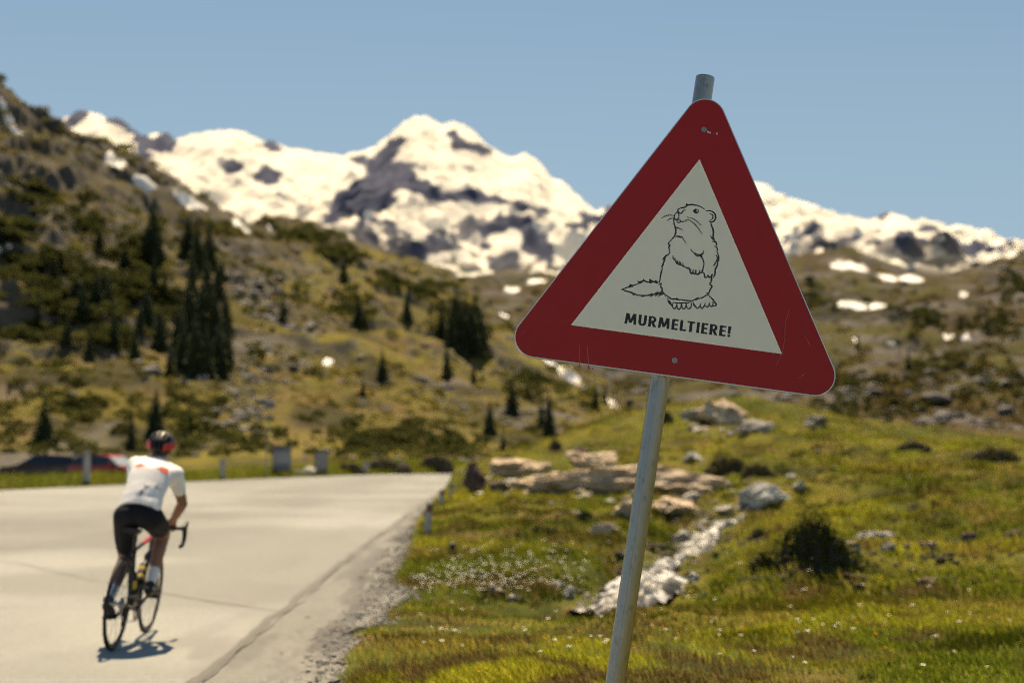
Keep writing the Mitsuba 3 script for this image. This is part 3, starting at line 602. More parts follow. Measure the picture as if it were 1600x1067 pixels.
for g, x, w in lt:
    g = affinity.scale(g, kx, 1, origin=(0, 0)); g = affinity.translate(g, x * kx, 0)
    o = p0
    shapes.append(affinity.affine_transform(g, [bt[0], bn[0], bt[1], bn[1], o[0], o[1]]))
obj('lettering', on_sign(cat([extrude(g, 0.0004, 0.0008) for g in shapes])), 'm_ink', sign, label='bold black word MURMELTIERE!')
for i, b in enumerate(bolts):
    w = trimesh.creation.cylinder(radius=0.0085, height=0.0016, sections=24); w.apply_translation([b[0], b[1], 0.0010])
    hx = trimesh.creation.cylinder(radius=0.0055, height=0.004, sections=6); hx.apply_translation([b[0], b[1], 0.0036])
    dm = trimesh.creation.icosphere(subdivisions=2, radius=0.0048); dm.apply_scale([1, 1, .5]); dm.apply_translation([b[0], b[1], 0.0055])
    obj('bolt', on_sign(cat([w, hx, dm])), 'm_galv', sign, smooth=30)
def thin(pts, w): 
    q = [sp(*p_) for p_ in pts]; return LineString(q).buffer(w * PX / 2, cap_style='flat')
SCR = [thin([(905, 539), (906, 556), (905, 571)], 1.0), thin([(917, 540), (919, 560), (920, 574)], 1.3), thin([(904, 571), (907, 574)], 2.5), thin([(918, 573), (922, 576)], 3.0), thin([(925, 575), (927, 577)], 2.0), thin([(1233, 485), (1227, 505), (1226, 530), (1222, 552), (1213, 570)], 0.8), thin([(1252, 588), (1258, 583)], 1.2),
       thin([(1247, 590), (1251, 591)], 1.0), thin([(1261, 530), (1266, 541)], 1.0), thin([(1257, 527), (1260, 529)], 1.2), thin([(815, 521), (820, 518)], 1.0)]
for g in union_all(SCR).geoms: obj('scratch', on_sign(extrude(g, 0.0002, 0.0005)), 'm_scratch', sign)
chips = [Polygon([sp(*q) for q in [(1105, 204.5), (1107, 205), (1109, 207.5), (1110, 205.5), (1111, 209), (1107, 208.5), (1105, 207.5)]]), Polygon([sp(*q) for q in [(1119.5, 207), (1121, 207.4), (1121, 211.5), (1119.4, 210.5)]]), Polygon([sp(*q) for q in [(1115, 208.5), (1116, 208.8), (1115.5, 210)]])]
for g in chips: obj('paint_chip', on_sign(extrude(g, 0.0002, 0.0006)), 'm_chip', sign)
# the post: a hollow galvanised tube behind the plate
pr_ = 0.030
ax_t, ax_b = sp(1105.5, 113), sp(963.5, 1067)
def on_plane(q, z): return S_C + S_R * q[0] + S_U * q[1] + S_N * z
a_top, a_low = on_plane(ax_t, -0.051), on_plane(ax_b, -0.051)
dirp = (a_top - a_low) / np.linalg.norm(a_top - a_low)
gz = float(G(a_low[0], a_low[1]))
foot = a_low + dirp * ((-0.35 - a_low[2]) / dirp[2])
Lp = np.linalg.norm(a_top - foot)
prof = np.array([[pr_ - .003, 0], [pr_, 0.002], [pr_, Lp - 0.003], [pr_ - .0012, Lp], [pr_ - .0032, Lp], [pr_ - .0036, Lp - .002], [pr_ - .0036, Lp - .5], [0.0, Lp - .5]])
mm = trimesh.creation.revolve(prof, sections=48); mm.apply_transform(trimesh.geometry.align_vectors([0, 0, 1], dirp)); mm.apply_translation(foot)
obj('post', mm, 'm_galv', sign, smooth=35, label='leaning round galvanised steel post')
seam = tube(np.array([foot + np.cross(dirp, [0, 1, 0]) * -0.010 * 0 + (-np.cross(dirp, [1, 0, 0]) / np.linalg.norm(np.cross(dirp, [1, 0, 0]))) * 0 + dirp * t for t in (0, Lp - .004)]), 0.0016, 6)
off = S_N * (pr_ * 0.955) - S_R * (pr_ * 0.30); seam.apply_translation(off)
obj('weld_seam', seam, 'm_galv', sign, smooth=30)
for i, b in enumerate(bolts):
    bl = trimesh.creation.cylinder(radius=0.004, height=0.09, sections=10); bl.apply_translation([b[0], b[1], -0.045])
    ring = trimesh.creation.annulus(pr_ + 0.0004, pr_ + 0.003, 0.035, sections=40); ring.apply_transform(trimesh.geometry.align_vectors([0, 0, 1], dirp))
    q = on_plane(b, -0.051); s_ = (q - foot) @ dirp; ring.apply_translation(foot + dirp * s_)
    obj('clamp', cat([on_sign(bl), ring]), 'm_galv', sign, smooth=30)

# ------------------------------------------------------------------ the racing bicycle and its rider (own frame: x right, y forward, z up, rear tyre on the origin)
pr('m_tyre', (0.012, 0.012, 0.013), 0.7)
pr('m_black', (0.009, 0.009, 0.012), 0.5)
pr('m_carbon', (0.018, 0.018, 0.022), 0.3, clearcoat=0.5)
pr('m_frame_red', (0.35, 0.03, 0.04), 0.3, clearcoat=0.5)
pr('m_steel', (0.45, 0.45, 0.45), 0.35, metallic=0.9)
pr('m_yellow', (0.50, 0.36, 0.03), 0.45)
def skin_col(p, n, uv): return mix((0.21, 0.098, 0.058), (0.26, 0.125, 0.075), fbm(p.x * 12, p.y * 12, p.z * 12, 3))
pr('m_skin', proc(skin_col), 0.45, spec=0.45)
def cloth(lo, hi):
    def f(p, n, uv): return mix(lo, hi, fbm(p.x * 16, p.y * 16, p.z * 16, 3))
    return proc(f)
pr('m_jersey', cloth((0.80, 0.79, 0.77), (0.88, 0.87, 0.85)), 0.8, spec=0.2, sheen=0.2)
pr('m_jersey_red', (0.62, 0.12, 0.07), 0.8, spec=0.2)
pr('m_jersey_ink', (0.035, 0.035, 0.07), 0.8, spec=0.2)
pr('m_jersey_blue', (0.22, 0.23, 0.33), 0.8, spec=0.2)
pr('m_shorts', cloth((0.005, 0.005, 0.009), (0.009, 0.009, 0.014)), 0.75, spec=0.3)
pr('m_sock', (0.66, 0.66, 0.68), 0.85)
pr('m_helmet_red', (0.42, 0.03, 0.03), 0.3, clearcoat=0.4)
pr('m_hair', (0.03, 0.02, 0.014), 0.6)
LEAN, YAW, SIZE = math.radians(6.0), math.radians(0.5), 0.915
REAR = np.array([*flatpt(175, 1019), 0.013])
RIDE = T().translate(REAR.tolist()).rotate([0, 0, 1], math.degrees(YAW)).rotate([0, 1, 0], math.degrees(LEAN)).scale(SIZE)
def part(name, mesh, mat, parent, smooth=30, label=None, **kw): return obj(name, mesh, mat, parent, smooth=smooth, label=label, tw=RIDE, **kw)
bike = thing('racing_bicycle', 'dark racing bicycle with drop handlebars leaning right under its rider', 'bicycle')
WR = 0.335
def circle(c, r, n=64, x=0.0):
    a = np.linspace(0, 2 * np.pi, n, endpoint=False); return np.stack([np.full(n, x), c[1] + r * np.cos(a), c[2] + r * np.sin(a)], 1)
for i, ax in enumerate([(0, 0, WR), (0, 0.985, WR)]):
    w = f'{bike}__wheel' + ('' if i == 0 else '_001'); taken.add(w)
    part('tyre', tube(circle(ax, WR - 0.0135), 0.0135, 10, True), 'm_tyre', w)
    profile = np.array([[0.306, -0.010], [0.312, -0.011], [0.316, -0.009], [0.316, 0.009], [0.312, 0.011], [0.306, 0.010], [0.284, 0.004], [0.283, 0.0], [0.284, -0.004], [0.306, -0.010]])
    rm = trimesh.creation.revolve(profile, sections=64); rm.apply_transform(trimesh.transformations.rotation_matrix(math.pi / 2, [0, 1, 0])); rm.apply_translation(ax)
    part('rim', rm, 'm_black', w)
    hub = trimesh.creation.cylinder(radius=0.016, height=0.075, sections=16); fl = [trimesh.creation.cylinder(radius=0.026, height=0.004, sections=20) for _ in (0, 1)]
    fl[0].apply_translation([0, 0, .03]); fl[1].apply_translation([0, 0, -.03]); axl = trimesh.creation.cylinder(radius=0.006, height=0.12, sections=8)
    hb = cat([hub, axl] + fl); hb.apply_transform(trimesh.transformations.rotation_matrix(math.pi / 2, [0, 1, 0])); hb.apply_translation(ax)
    part('hub', hb, 'm_steel', w)
    for s in range(20):
        a = 2 * math.pi * s / 20; b = a + (0.5 if s % 4 < 2 else -0.5); sd = 0.03 if s % 2 else -0.03
        part('spoke', tube([[sd, ax[1] + .024 * math.cos(b), ax[2] + .024 * math.sin(b)], [0, ax[1] + .286 * math.cos(a), ax[2] + .286 * math.sin(a)]], 0.0012, 4), 'm_black', w, smooth=True)
BB = np.array([0, 0.405, 0.268])
fr = [tube([BB, (0, .275, .72)], [.018, .016]), tube([(0, .278, .70), (0, .50, .735), (0, .80, .775)], [.015, .016, .017]), tube([BB, (0, .60, .45), (0, .835, .665)], [.022, .023, .021]), tube([(0, .795, .80), (0, .848, .645)], [.021, .023])]
fr += [tube([(s * .012, .277, .715), (s * .045, .15, .53), (s * .065, 0, WR)], [.009, .009, .008]) for s in (-1, 1)] + [tube([(s * .03, .40, .268), (s * .05, .2, .30), (s * .065, 0, WR)], [.012, .010, .009]) for s in (-1, 1)]
bbs = trimesh.creation.cylinder(radius=0.024, height=0.075, sections=20); bbs.apply_transform(trimesh.transformations.rotation_matrix(math.pi / 2, [0, 1, 0])); bbs.apply_translation(BB)
part('frame', cat(fr + [bbs]), 'm_carbon', bike)
part('top_tube_decal', tube([(0, .50, .735), (0, .74, .767)], [.0168, .0178]), 'm_frame_red', bike, label='red band on the dark top tube')
part('fork', cat([tube([(s * .012, .85, .655), (s * .045, .862, .62), (s * .05, .90, .50), (s * .05, .985, WR)], [.014, .014, .012, .009]) for s in (-1, 1)]), 'm_carbon', bike)
part('seat_post', tube([(0, .276, .71), (0, .248, .83)], .0136), 'm_carbon', bike)
def saddle():
    n1, n2 = 14, 12; V = []
    for i in range(n1):
        t = i / (n1 - 1); y = -0.125 + 0.27 * t; w = 0.068 * (1 - 0.78 * min(1, max(0, t / .62)) ** 1.2) + .004; th = 0.022 - .008 * t; zc = 0.006 * math.cos(t * 3) - .004 * t
        for j in range(n2):
            a = 2 * math.pi * j / n2; V.append([w * math.cos(a), y, zc + th * math.sin(a) * (1 if math.sin(a) > 0 else 0.9)])
    m = trimesh.convex.convex_hull(np.array(V)[:n2 * 8]), trimesh.convex.convex_hull(np.array(V)[n2 * 7:])
    m = cat(m); m.apply_translation([0, .25, .852]); return m
part('saddle', saddle(), 'm_black', bike, smooth=50)
part('saddle_rail', cat([tube([(s * .022, .16, .842), (s * .022, .22, .826), (s * .022, .30, .826), (s * .012, .35, .842)], .0035, 6) for s in (-1, 1)]), 'm_steel', bike)
part('stem', tube([(0, .79, .825), (0, .885, .852)], [.018, .017]), 'm_black', bike)
BAR_W, BAR_Y, BAR_Z = 0.205, 0.885, 0.852
half = lambda s: [(s * .02, BAR_Y, BAR_Z), (s * .14, BAR_Y, BAR_Z), (s * .185, BAR_Y + .01, BAR_Z), (s * .20, BAR_Y + .04, BAR_Z), (s * BAR_W, BAR_Y + .085, BAR_Z - .012), (s * (BAR_W + .004), BAR_Y + .105, BAR_Z - .055), (s * (BAR_W + .008), BAR_Y + .09, BAR_Z - .105), (s * (BAR_W + .012), BAR_Y + .045, BAR_Z - .132), (s * (BAR_W + .012), BAR_Y - .03, BAR_Z - .138)]
part('handlebar', tube(half(-1)[::-1] + half(1), .0155, 10), 'm_black', bike, label='drop handlebar wrapped in black tape')
for s in (1, -1):
    hood = trimesh.convex.convex_hull(np.vstack([np.array(trimesh.creation.icosphere(subdivisions=2, radius=r).vertices) + c for r, c in [(.019, (s * .205, BAR_Y + .075, BAR_Z + .004)), (.018, (s * .207, BAR_Y + .135, BAR_Z + .018)), (.015, (s * .207, BAR_Y + .150, BAR_Z + .045))]]))
    b = part('brake_hood', hood, 'm_black', bike, smooth=True)
    part('lever', tube([(s * .208, BAR_Y + .150, BAR_Z + .02), (s * .212, BAR_Y + .155, BAR_Z - .04), (s * .216, BAR_Y + .135, BAR_Z - .10)], [.009, .007, .006], 8), 'm_black', b, smooth=True)
def wheel_disc(r, h, c, teeth=0):
    if teeth:
        a = np.arange(teeth * 4) * 2 * math.pi / (teeth * 4); rr = r + np.tile([0, .004, .004, 0], teeth)
        m = trimesh.creation.extrude_polygon(Polygon(np.stack([rr * np.cos(a), rr * np.sin(a)], 1)).difference(Point(0, 0).buffer(r * .72)), h, engine='earcut'); m.apply_translation([0, 0, -h / 2])
    else: m = trimesh.creation.cylinder(radius=r, height=h, sections=28)
    m.apply_transform(trimesh.transformations.rotation_matrix(math.pi / 2, [0, 1, 0])); m.apply_translation(c); return m
part('chainring', cat([wheel_disc(.098, .004, BB + [.045, 0, 0], 50)] + [tube([BB + [.045, 0, 0], BB + [.045, .078 * math.cos(a), .078 * math.sin(a)]], .008, 6) for a in np.arange(4) * math.pi / 2 + .3]), 'm_carbon', bike, smooth=False)
part('cassette', cat([wheel_disc(.05 - .004 * i, .003, np.array([.022 + .0045 * i, 0, WR]), 0) for i in range(6)]), 'm_steel', bike)
CA = math.radians(26)
PED_R, PED_L = BB + [.125, .17 * math.cos(CA), .17 * math.sin(CA)], BB + [-.125, -.17 * math.cos(CA), -.17 * math.sin(CA)]
for s, pe in ((1, PED_R), (-1, PED_L)):
    c = part('crank', cat([tube([BB + [s * .05, 0, 0], [s * .075, pe[1], pe[2]]], [.015, .011], 8), tube([[s * .075, pe[1], pe[2]], pe], .006, 8)]), 'm_carbon', bike)
    part('pedal', box(.075, .07, .018, pe, .005), 'm_black', c, smooth=False)
chain = tube([(.045, .405, .268 + .098), (.035, 0, WR + .045), (.035, -.045, WR), (.036, -.02, WR - .06), (.038, .02, WR - .13), (.045, .40, .268 - .098)], .0045, 6)
part('chain', chain, 'm_steel', bike)
dr_ = cat([tube([(.05, 0, WR - .02), (.055, .01, WR - .08), (.05, .02, WR - .15)], [.010, .012, .008], 8), wheel_disc(.02, .008, np.array([.045, .0, WR - .07])), wheel_disc(.02, .008, np.array([.045, .02, WR - .14]))])
part('derailleur', dr_, 'm_black', bike)
part('rear_brake', cat([box(.06, .03, .03, (0, .13, .665), .006)] + [tube([(s * .03, .12, .66), (s * .034, .10, .63)], .008, 6) for s in (-1, 1)]), 'm_black', bike, smooth=False)
bt_ = cat([tube([(0, .55, .45), (0, .665, .557)], .035, 16), tube([(0, .665, .557), (0, .69, .58)], [.034, .02], 16)])
bo = part('bottle', bt_, 'm_black', bike, label='dark bottle with yellow bands in the frame')
part('bottle_band', cat([tube([(0, .567, .466), (0, .585, .4827)], .0356, 16), tube([(0, .62, .515), (0, .645, .538)], .0356, 16)]), 'm_yellow', bo)
b2 = part('bottle', tube([BB + (0, -.01, .11) + np.array([0, -.01 + .055 * 0, 0]) , BB + np.array([0, -.075 + .055 * 0, .26])], .034, 16), 'm_black', bike, label='dark bottle with yellow band on the seat tube')
part('bottle_band', tube([BB + np.array([0, -.048, .15]), BB + np.array([0, -.062, .21])], .0346, 16), 'm_yellow', b2)

# rider ---------------------------------------------------------------------------------
def sph(c, r, s=1):
    v = np.array(trimesh.creation.icosphere(subdivisions=2).vertices)
    return v * np.asarray(r) + np.asarray(c)
def bone(*cr):
    """hulls between consecutive (centre, radius or three radii)"""
    return [m3.Manifold.hull_points(np.vstack([sph(*a), sph(*b)]).astype(np.float32)) for a, b in zip(cr[:-1], cr[1:])]
def fuse(parts, edge, taubin=12, lam=0.5):
    m = m3.Manifold.batch_boolean(parts, m3.OpType.Add).refine_to_length(edge)
    q = m.to_mesh(); t = trimesh.Trimesh(np.array(q.vert_properties[:, :3]), np.array(q.tri_verts), process=True)
    trimesh.smoothing.filter_taubin(t, lamb=lam, nu=lam + .03, iterations=taubin); return t
def ik(a, b, l1, l2, pole):
    a, b = np.asarray(a, float), np.asarray(b, float); d = b - a; L = min(np.linalg.norm(d), (l1 + l2) * .999); u = d / np.linalg.norm(d)
    x = (l1 * l1 - l2 * l2 + L * L) / (2 * L); h = math.sqrt(max(l1 * l1 - x * x, 0)); p = np.asarray(pole, float); p = p - u * (p @ u); p /= np.linalg.norm(p)
    return a + u * x + p * h
HIP = {1: np.array([.105, .240, .960]), -1: np.array([-.075, .225, .950])}
ANK = {1: PED_R + [-.012, -.105, .095], -1: PED_L + [.012, -.085, .135]}
BALL = {1: PED_R + [-.01, .0, .038], -1: PED_L + [.01, .0, .038]}
KNEE = {s: ik(HIP[s], ANK[s], .435, .435, (s * .03, 1, .15)) for s in (1, -1)}
TOE = {s: BALL[s] + (BALL[s] - ANK[s]) / np.linalg.norm(BALL[s] - ANK[s]) * .05 + np.array([0, .02, .0]) for s in (1, -1)}
PEL, LUM, CHE, NECK = np.array([.018, .215, 1.0]), np.array([.020, .300, 1.125]), np.array([.022, .42, 1.255]), np.array([.015, .565, 1.385])
SHO = {1: np.array([.178, .535, 1.285]), -1: np.array([-.128, .530, 1.325])}
HAND = {1: np.array([.118, BAR_Y - .005, BAR_Z + .032]), -1: np.array([-.200, BAR_Y + .055, BAR_Z + .036])}
ELB = {1: ik(SHO[1], HAND[1] + [.01, -.05, .03], .265, .245, (.9, -.4, -.1)), -1: ik(SHO[-1], HAND[-1] + [0, -.06, .02], .27, .25, (-.25, -.1, -.9))}
HEAD = np.array([.012, .675, 1.470])
def leg(s, k=1.0, a=0.0):
    mid = HIP[s] * .5 + KNEE[s] * .5; cal = KNEE[s] * .68 + ANK[s] * .32 + np.array([0, -.016, 0])
    return bone((HIP[s], np.array([.090, .095, .092]) * k + a), (mid + [0, 0, -.006], .079 * k + a), (KNEE[s], .054 * k + a)), bone((KNEE[s], .054 + a), (cal, .053 + a), (KNEE[s] * .35 + ANK[s] * .65, .040 + a), (ANK[s], .033 + a))
def torso(a=0.0):
    p = bone((PEL, np.array([.150, .105, .095]) + a), (LUM, np.array([.142, .100, .085]) + a), (CHE, np.array([.160, .105, .090]) + a), (NECK - [0, .035, .045], np.array([.115, .075, .062]) + a))
    for s in (1, -1): p += bone((CHE + [s * .06, .01, .0], np.array([.095, .09, .085]) + a), (SHO[s], .062 + a)) + bone((NECK - [0, .03, .03], np.array([.075, .06, .05]) + a), (SHO[s], .060 + a))
    return p
def upper_arm(s, a=0.0): return bone((SHO[s], .060 + a), (SHO[s] * .5 + ELB[s] * .5, .050 + a), (ELB[s], .041 + a))
WR_ = {s: HAND[s] + (ELB[s] - HAND[s]) / np.linalg.norm(ELB[s] - HAND[s]) * .075 for s in (1, -1)}
body = torso(-.012) + bone((NECK - [0, .02, .02], .058), (HEAD - [0, -.01, .055], .054))
for s in (1, -1):
    th, ca = leg(s); body += th + ca + upper_arm(s, -.004)
    body += bone((ELB[s], .038), (ELB[s] * .7 + WR_[s] * .3, .040), (WR_[s], .027))
    ft = BALL[s]; body += bone((ANK[s], .033), (ANK[s] + (BALL[s] - ANK[s]) * .5, .03), (ft, .030))
    # hand: palm on the bar, four fingers curled over it and a thumb round the inside
    pd = (HAND[s] - WR_[s]); pd /= np.linalg.norm(pd)
    side = np.array([s * 1.0, 0.0, 0.0]) if s == 1 else np.array([-.55, -.8, 0.0])
    side = side / np.linalg.norm(side)
    if s == -1: side = np.array([-1.0, .1, 0]); side /= np.linalg.norm(side)
    body += bone((WR_[s], .027), (HAND[s] - pd * .005 + side * .018, .020)) + bone((WR_[s], .027), (HAND[s] - pd * .005 - side * .022, .020)) + bone((HAND[s] + side * .022, .018), (HAND[s] - side * .026, .018))
    for k, (o, ln) in enumerate(((-.030, .9), (-.010, 1.0), (.010, .95), (.029, .8))):
        f0 = HAND[s] + side * o + np.array([0, .010, -.002]); f1 = f0 + np.array([0, .034, -.010]) * ln; f2 = f1 + np.array([0, .008, -.034]) * ln; f3 = f2 + np.array([0, -.022, -.016]) * ln
        body += bone((f0, .0105), (f1, .0100), (f2, .0090), (f3, .0080))
    t0 = HAND[s] - side * .030 + np.array([0, -.03, -.004]); body += bone((t0, .013), (t0 - side * .022 + [0, .022, -.018], .0105), (t0 - side * .020 + [0, .045, -.034], .009))
# head with jaw, nose, ears
hd = HEAD; body += bone((hd + [0, -.012, .012], np.array([.074, .092, .090])), (hd + [0, .030, -.045], np.array([.056, .060, .050]))) + bone((hd + [0, .085, -.005], np.array([.012, .012, .014])), (hd + [0, .106, -.030], np.array([.014, .012, .010]))) 
for s in (1, -1): body += bone((hd + [s * .074, -.005, -.012], np.array([.010, .016, .026])), (hd + [s * .079, -.014, -.012], np.array([.008, .014, .026])))
rider = thing('person', 'cyclist in white jersey with red shoulder marks and black shorts riding away', 'person')
part('body', fuse(body, .011, 10), 'm_skin', rider, smooth=True)
# eyes and mouth (seen only from the front)
for s in (1, -1): part('eye', trimesh.Trimesh(sph(hd + [s * .030, .078, .008], .011), trimesh.creation.icosphere(subdivisions=2).faces), 'm_sock', rider, smooth=True)
part('mouth', tube([hd + [-.024, .080, -.058], hd + [0, .091, -.060], hd + [.024, .080, -.058]], .004, 6), 'm_frame_red', rider, smooth=True)
def cut(m, origin, normal):
    return trimesh.intersections.slice_mesh_plane(m, plane_normal=normal, plane_origin=origin, cap=True, engine='earcut')
hem_n = (LUM - PEL) / np.linalg.norm(LUM - PEL)
def sleeve_end(s): return SHO[s] * .46 + ELB[s] * .54
jparts = torso(.006)
for s in (1, -1):
    e = sleeve_end(s); d = (e - SHO[s]) / np.linalg.norm(e - SHO[s]); jparts += bone((SHO[s], .067), (SHO[s] * .5 + e * .5, .060), (e - d * .004, .0545), (e, .052))
jm = m3.Manifold.batch_boolean(jparts, m3.OpType.Add)
jm = jm.trim_by_plane(hem_n.tolist(), float(hem_n @ (PEL + [0, 0, .010]))).refine_to_length(.012)
q = jm.to_mesh(); jt = trimesh.Trimesh(np.array(q.vert_properties[:, :3]), np.array(q.tri_verts), process=True)
trimesh.smoothing.filter_taubin(jt, lamb=.5, nu=.53, iterations=12)
v = jt.vertices.copy(); nv = jt.vertex_normals
wr = (fb(np.stack([v[:, 0] * 9, v[:, 1] * 22, v[:, 2] * 26], -1), 3, 2) - .5) * .014 * np.clip((1.33 - v[:, 2]) / .3, 0.25, 1)
v += nv * wr[:, None]; jt = trimesh.Trimesh(v, jt.faces, process=False)
jer = part('jersey', jt, 'm_jersey', rider, smooth=True, label='white short sleeved cycling jersey')
sparts = bone((PEL + [0, .01, -.005], np.array([.153, .110, .100])), (LUM + [0, 0, -.015], np.array([.142, .100, .085])))
for s in (1, -1):
    th, _ = leg(s, 1.0, .005); e = HIP[s] * .30 + KNEE[s] * .70; d = (KNEE[s] - HIP[s]) / np.linalg.norm(KNEE[s] - HIP[s])
    sparts += bone((PEL + [s * .05, -.015, -.035], np.array([.10, .10, .09])), (HIP[s], np.array([.096, .102, .098]))) + bone((HIP[s], np.array([.096, .102, .098])), (HIP[s] * .5 + KNEE[s] * .5, .086), (e, .0735))
sh = fuse(sparts, .013, 10)
part('shorts', sh, 'm_shorts', rider, smooth=True, label='black cycling shorts')
for s in (1, -1):
    dl = (KNEE[s] - ANK[s]) / np.linalg.norm(KNEE[s] - ANK[s])
    part('sock', fuse(bone((ANK[s] - dl * .01, .037), (ANK[s] + dl * .06, .0385), (ANK[s] + dl * .125, .0435)), .012, 4), 'm_sock', rider, smooth=True)
    fd = (BALL[s] - ANK[s]); fd /= np.linalg.norm(fd); heel = ANK[s] + np.array([0, -.035, -.035])
    so = fuse(bone((heel, np.array([.034, .034, .036])), (ANK[s] + fd * .06 + [0, 0, -.022], np.array([.038, .04, .036])), (BALL[s], np.array([.045, .045, .028])), (TOE[s] + [0, .02, .004], np.array([.034, .034, .020]))) + bone((ANK[s] + [0, -.005, .004], .040), (ANK[s] + fd * .05, .037)), .011, 8)
    part('shoe', so, 'm_black', rider, smooth=True)
hair = m3.Manifold.hull_points(np.vstack([sph(hd + [0, -.022, .005], [.079, .088, .085])]).astype(np.float32))
q = hair.to_mesh(); ht = trimesh.Trimesh(np.array(q.vert_properties[:, :3]), np.array(q.tri_verts)); ht = cut(ht, hd + [0, .03, 0], [0, -1, .2])
part('hair', ht, 'm_hair', rider, smooth=30, label='short dark hair below the helmet')
# helmet: domed shell with vents and red panels
hc = hd + np.array([0, -.005, .035]); HR = np.array([.107, .145, .100]); tiltm = trimesh.transformations.rotation_matrix(math.radians(6), [1, 0, 0])
dome = trimesh.creation.icosphere(subdivisions=4); vv = dome.vertices * HR
vv[:, 2] = np.where(vv[:, 2] < -.034, -.034 + (vv[:, 2] + .034) * .12, vv[:, 2]); vv[:, 2] += np.where(vv[:, 1] < 0, -.02 * (vv[:, 1] / .135) ** 2, 0)
shell = m3.Manifold(m3.Mesh(vert_properties=vv.astype(np.float32), tri_verts=dome.faces.astype(np.uint32)))
def vent(x, y0, y1, z, w): return m3.Manifold.hull_points(np.vstack([sph((x, y0, z), [w, .012, .02]), sph((x, y1, z), [w * .7, .012, .02])]).astype(np.float32))
cutters = [vent(x, y0, y1, z, w) for x, y0, y1, z, w in [(0, -.10, -.02, .085, .010), (.038, -.105, -.03, .073, .010), (-.038, -.105, -.03, .073, .010), (.07, -.09, -.02, .048, .010), (-.07, -.09, -.02, .048, .010), (0, .02, .10, .085, .011), (.04, .02, .10, .074, .010), (-.04, .02, .10, .074, .010)]]
cutters += [m3.Manifold.hull_points(np.vstack([sph((x, -.128, z0), [w, .022, .008]), sph((x, -.128, z1), [w, .022, .008])]).astype(np.float32)) for x, z0, z1, w in [(0, -.025, .02, .011), (.036, -.025, .02, .010), (-.036, -.025, .02, .010)]]
shell = shell - m3.Manifold.batch_boolean(cutters, m3.OpType.Add)
def to_tri(m):
    q = m.to_mesh(); return trimesh.Trimesh(np.array(q.vert_properties[:, :3]), np.array(q.tri_verts), process=True)
hs = to_tri(shell); hs.apply_transform(tiltm); hs.apply_translation(hc)
hel = part('helmet', hs, 'm_black', rider, smooth=40, label='black and red cycling helmet')
for s in (1, -1):
    band = shell.scale((1.012, 1.012, 1.012)) ^ m3.Manifold.hull_points(np.array([[s * .032, -.2, -.036], [s * .032, -.2, .012], [s * .12, -.2, -.036], [s * .12, -.2, .034], [s * .06, .02, -.034], [s * .06, .02, .018], [s * .12, .06, -.034], [s * .12, .06, .02]], np.float32))
    bm = to_tri(band); bm.apply_transform(tiltm); bm.apply_translation(hc)
    part('helmet_panel', bm, 'm_helmet_red', hel, smooth=40)
# printed marks: laid on the back of the jersey
from trimesh.ray.ray_triangle import RayMeshIntersector
def decal(poly, off=.0035):
    """a thin print on the jersey's back, given in (x across, s up the back) metres"""
    v, f = trimesh.creation.triangulate_polygon(poly.segmentize(.012), engine='earcut')
    m = trimesh.Trimesh(np.column_stack([v, 0 * v[:, 0]]), f); m = m.subdivide()
    axis = NECK - PEL; axis = axis / np.linalg.norm(axis); bn_ = np.cross([1.0, 0, 0], axis); bn_ = bn_ if bn_[2] > 0 else -bn_
    o = PEL + np.outer(m.vertices[:, 1], axis) + np.outer(m.vertices[:, 0], [1.0, 0, 0]) + bn_ * .4
    A3, E1, E2 = jt.triangles[:, 0], jt.triangles[:, 1] - jt.triangles[:, 0], jt.triangles[:, 2] - jt.triangles[:, 0]
    D = -bn_; pv = np.cross(D, E2); det = (E1 * pv).sum(1); det = np.where(np.abs(det) < 1e-12, 1e-12, det)
    out = []
    for q_ in o:
        tv = q_ - A3; u_ = (tv * pv).sum(1) / det; qv = np.cross(tv, E1); w_ = (qv @ D) / det; t_h = (qv * E2).sum(1) / det
        h_ = t_h[(u_ >= -1e-6) & (w_ >= -1e-6) & (u_ + w_ <= 1 + 1e-6) & (t_h > 0)]
        out.append(q_ + D * ((h_.min() if len(h_) else .35) - off))
    m.vertices = np.array(out)
    return m
def prints(shape): return cat([decal(g) for g in getattr(shape, 'geoms', [shape])])
RED1 = Polygon([(-.118, .345), (-.100, .360), (-.085, .385), (-.055, .378), (-.062, .362), (-.020, .346), (-.060, .338), (-.090, .334)])
RED2 = Polygon([(.040, .340), (.080, .345), (.075, .372), (.138, .376), (.138, .352), (.150, .338), (.138, .300), (.120, .316), (.095, .312), (.085, .328)])
part('red_mark', decal(RED1), 'm_jersey_red', jer, label='small red mark on the left shoulder')
part('red_mark', decal(RED2), 'm_jersey_red', jer, label='larger red mark on the right shoulder')
INK = [Polygon([(x0 + .014 * t, y), (x0 + w + .014 * t, y + .002), (x0 + w + .014 * t, y + hgt + .002), (x0 + .014 * t, y + hgt)]) for t, (x0, w, y, hgt) in enumerate([(-.030, .045, .050, .006), (-.036, .042, .066, .008), (-.040, .046, .084, .009), (-.046, .018, .099, .012), (-.036, .020, .118, .014), (-.058, .046, .140, .010)])]
part('print', prints(union_all(INK)), 'm_jersey_ink', jer, label='dark print running down the lower back')
for line in ([(.060, .115), (.080, .14), (.100, .155)], [(.085, .165), (.108, .20), (.130, .215)], [(.095, .15), (.125, .165)]):
    part('stroke_mark', decal(LineString(line).buffer(.004)), 'm_jersey_blue', jer)

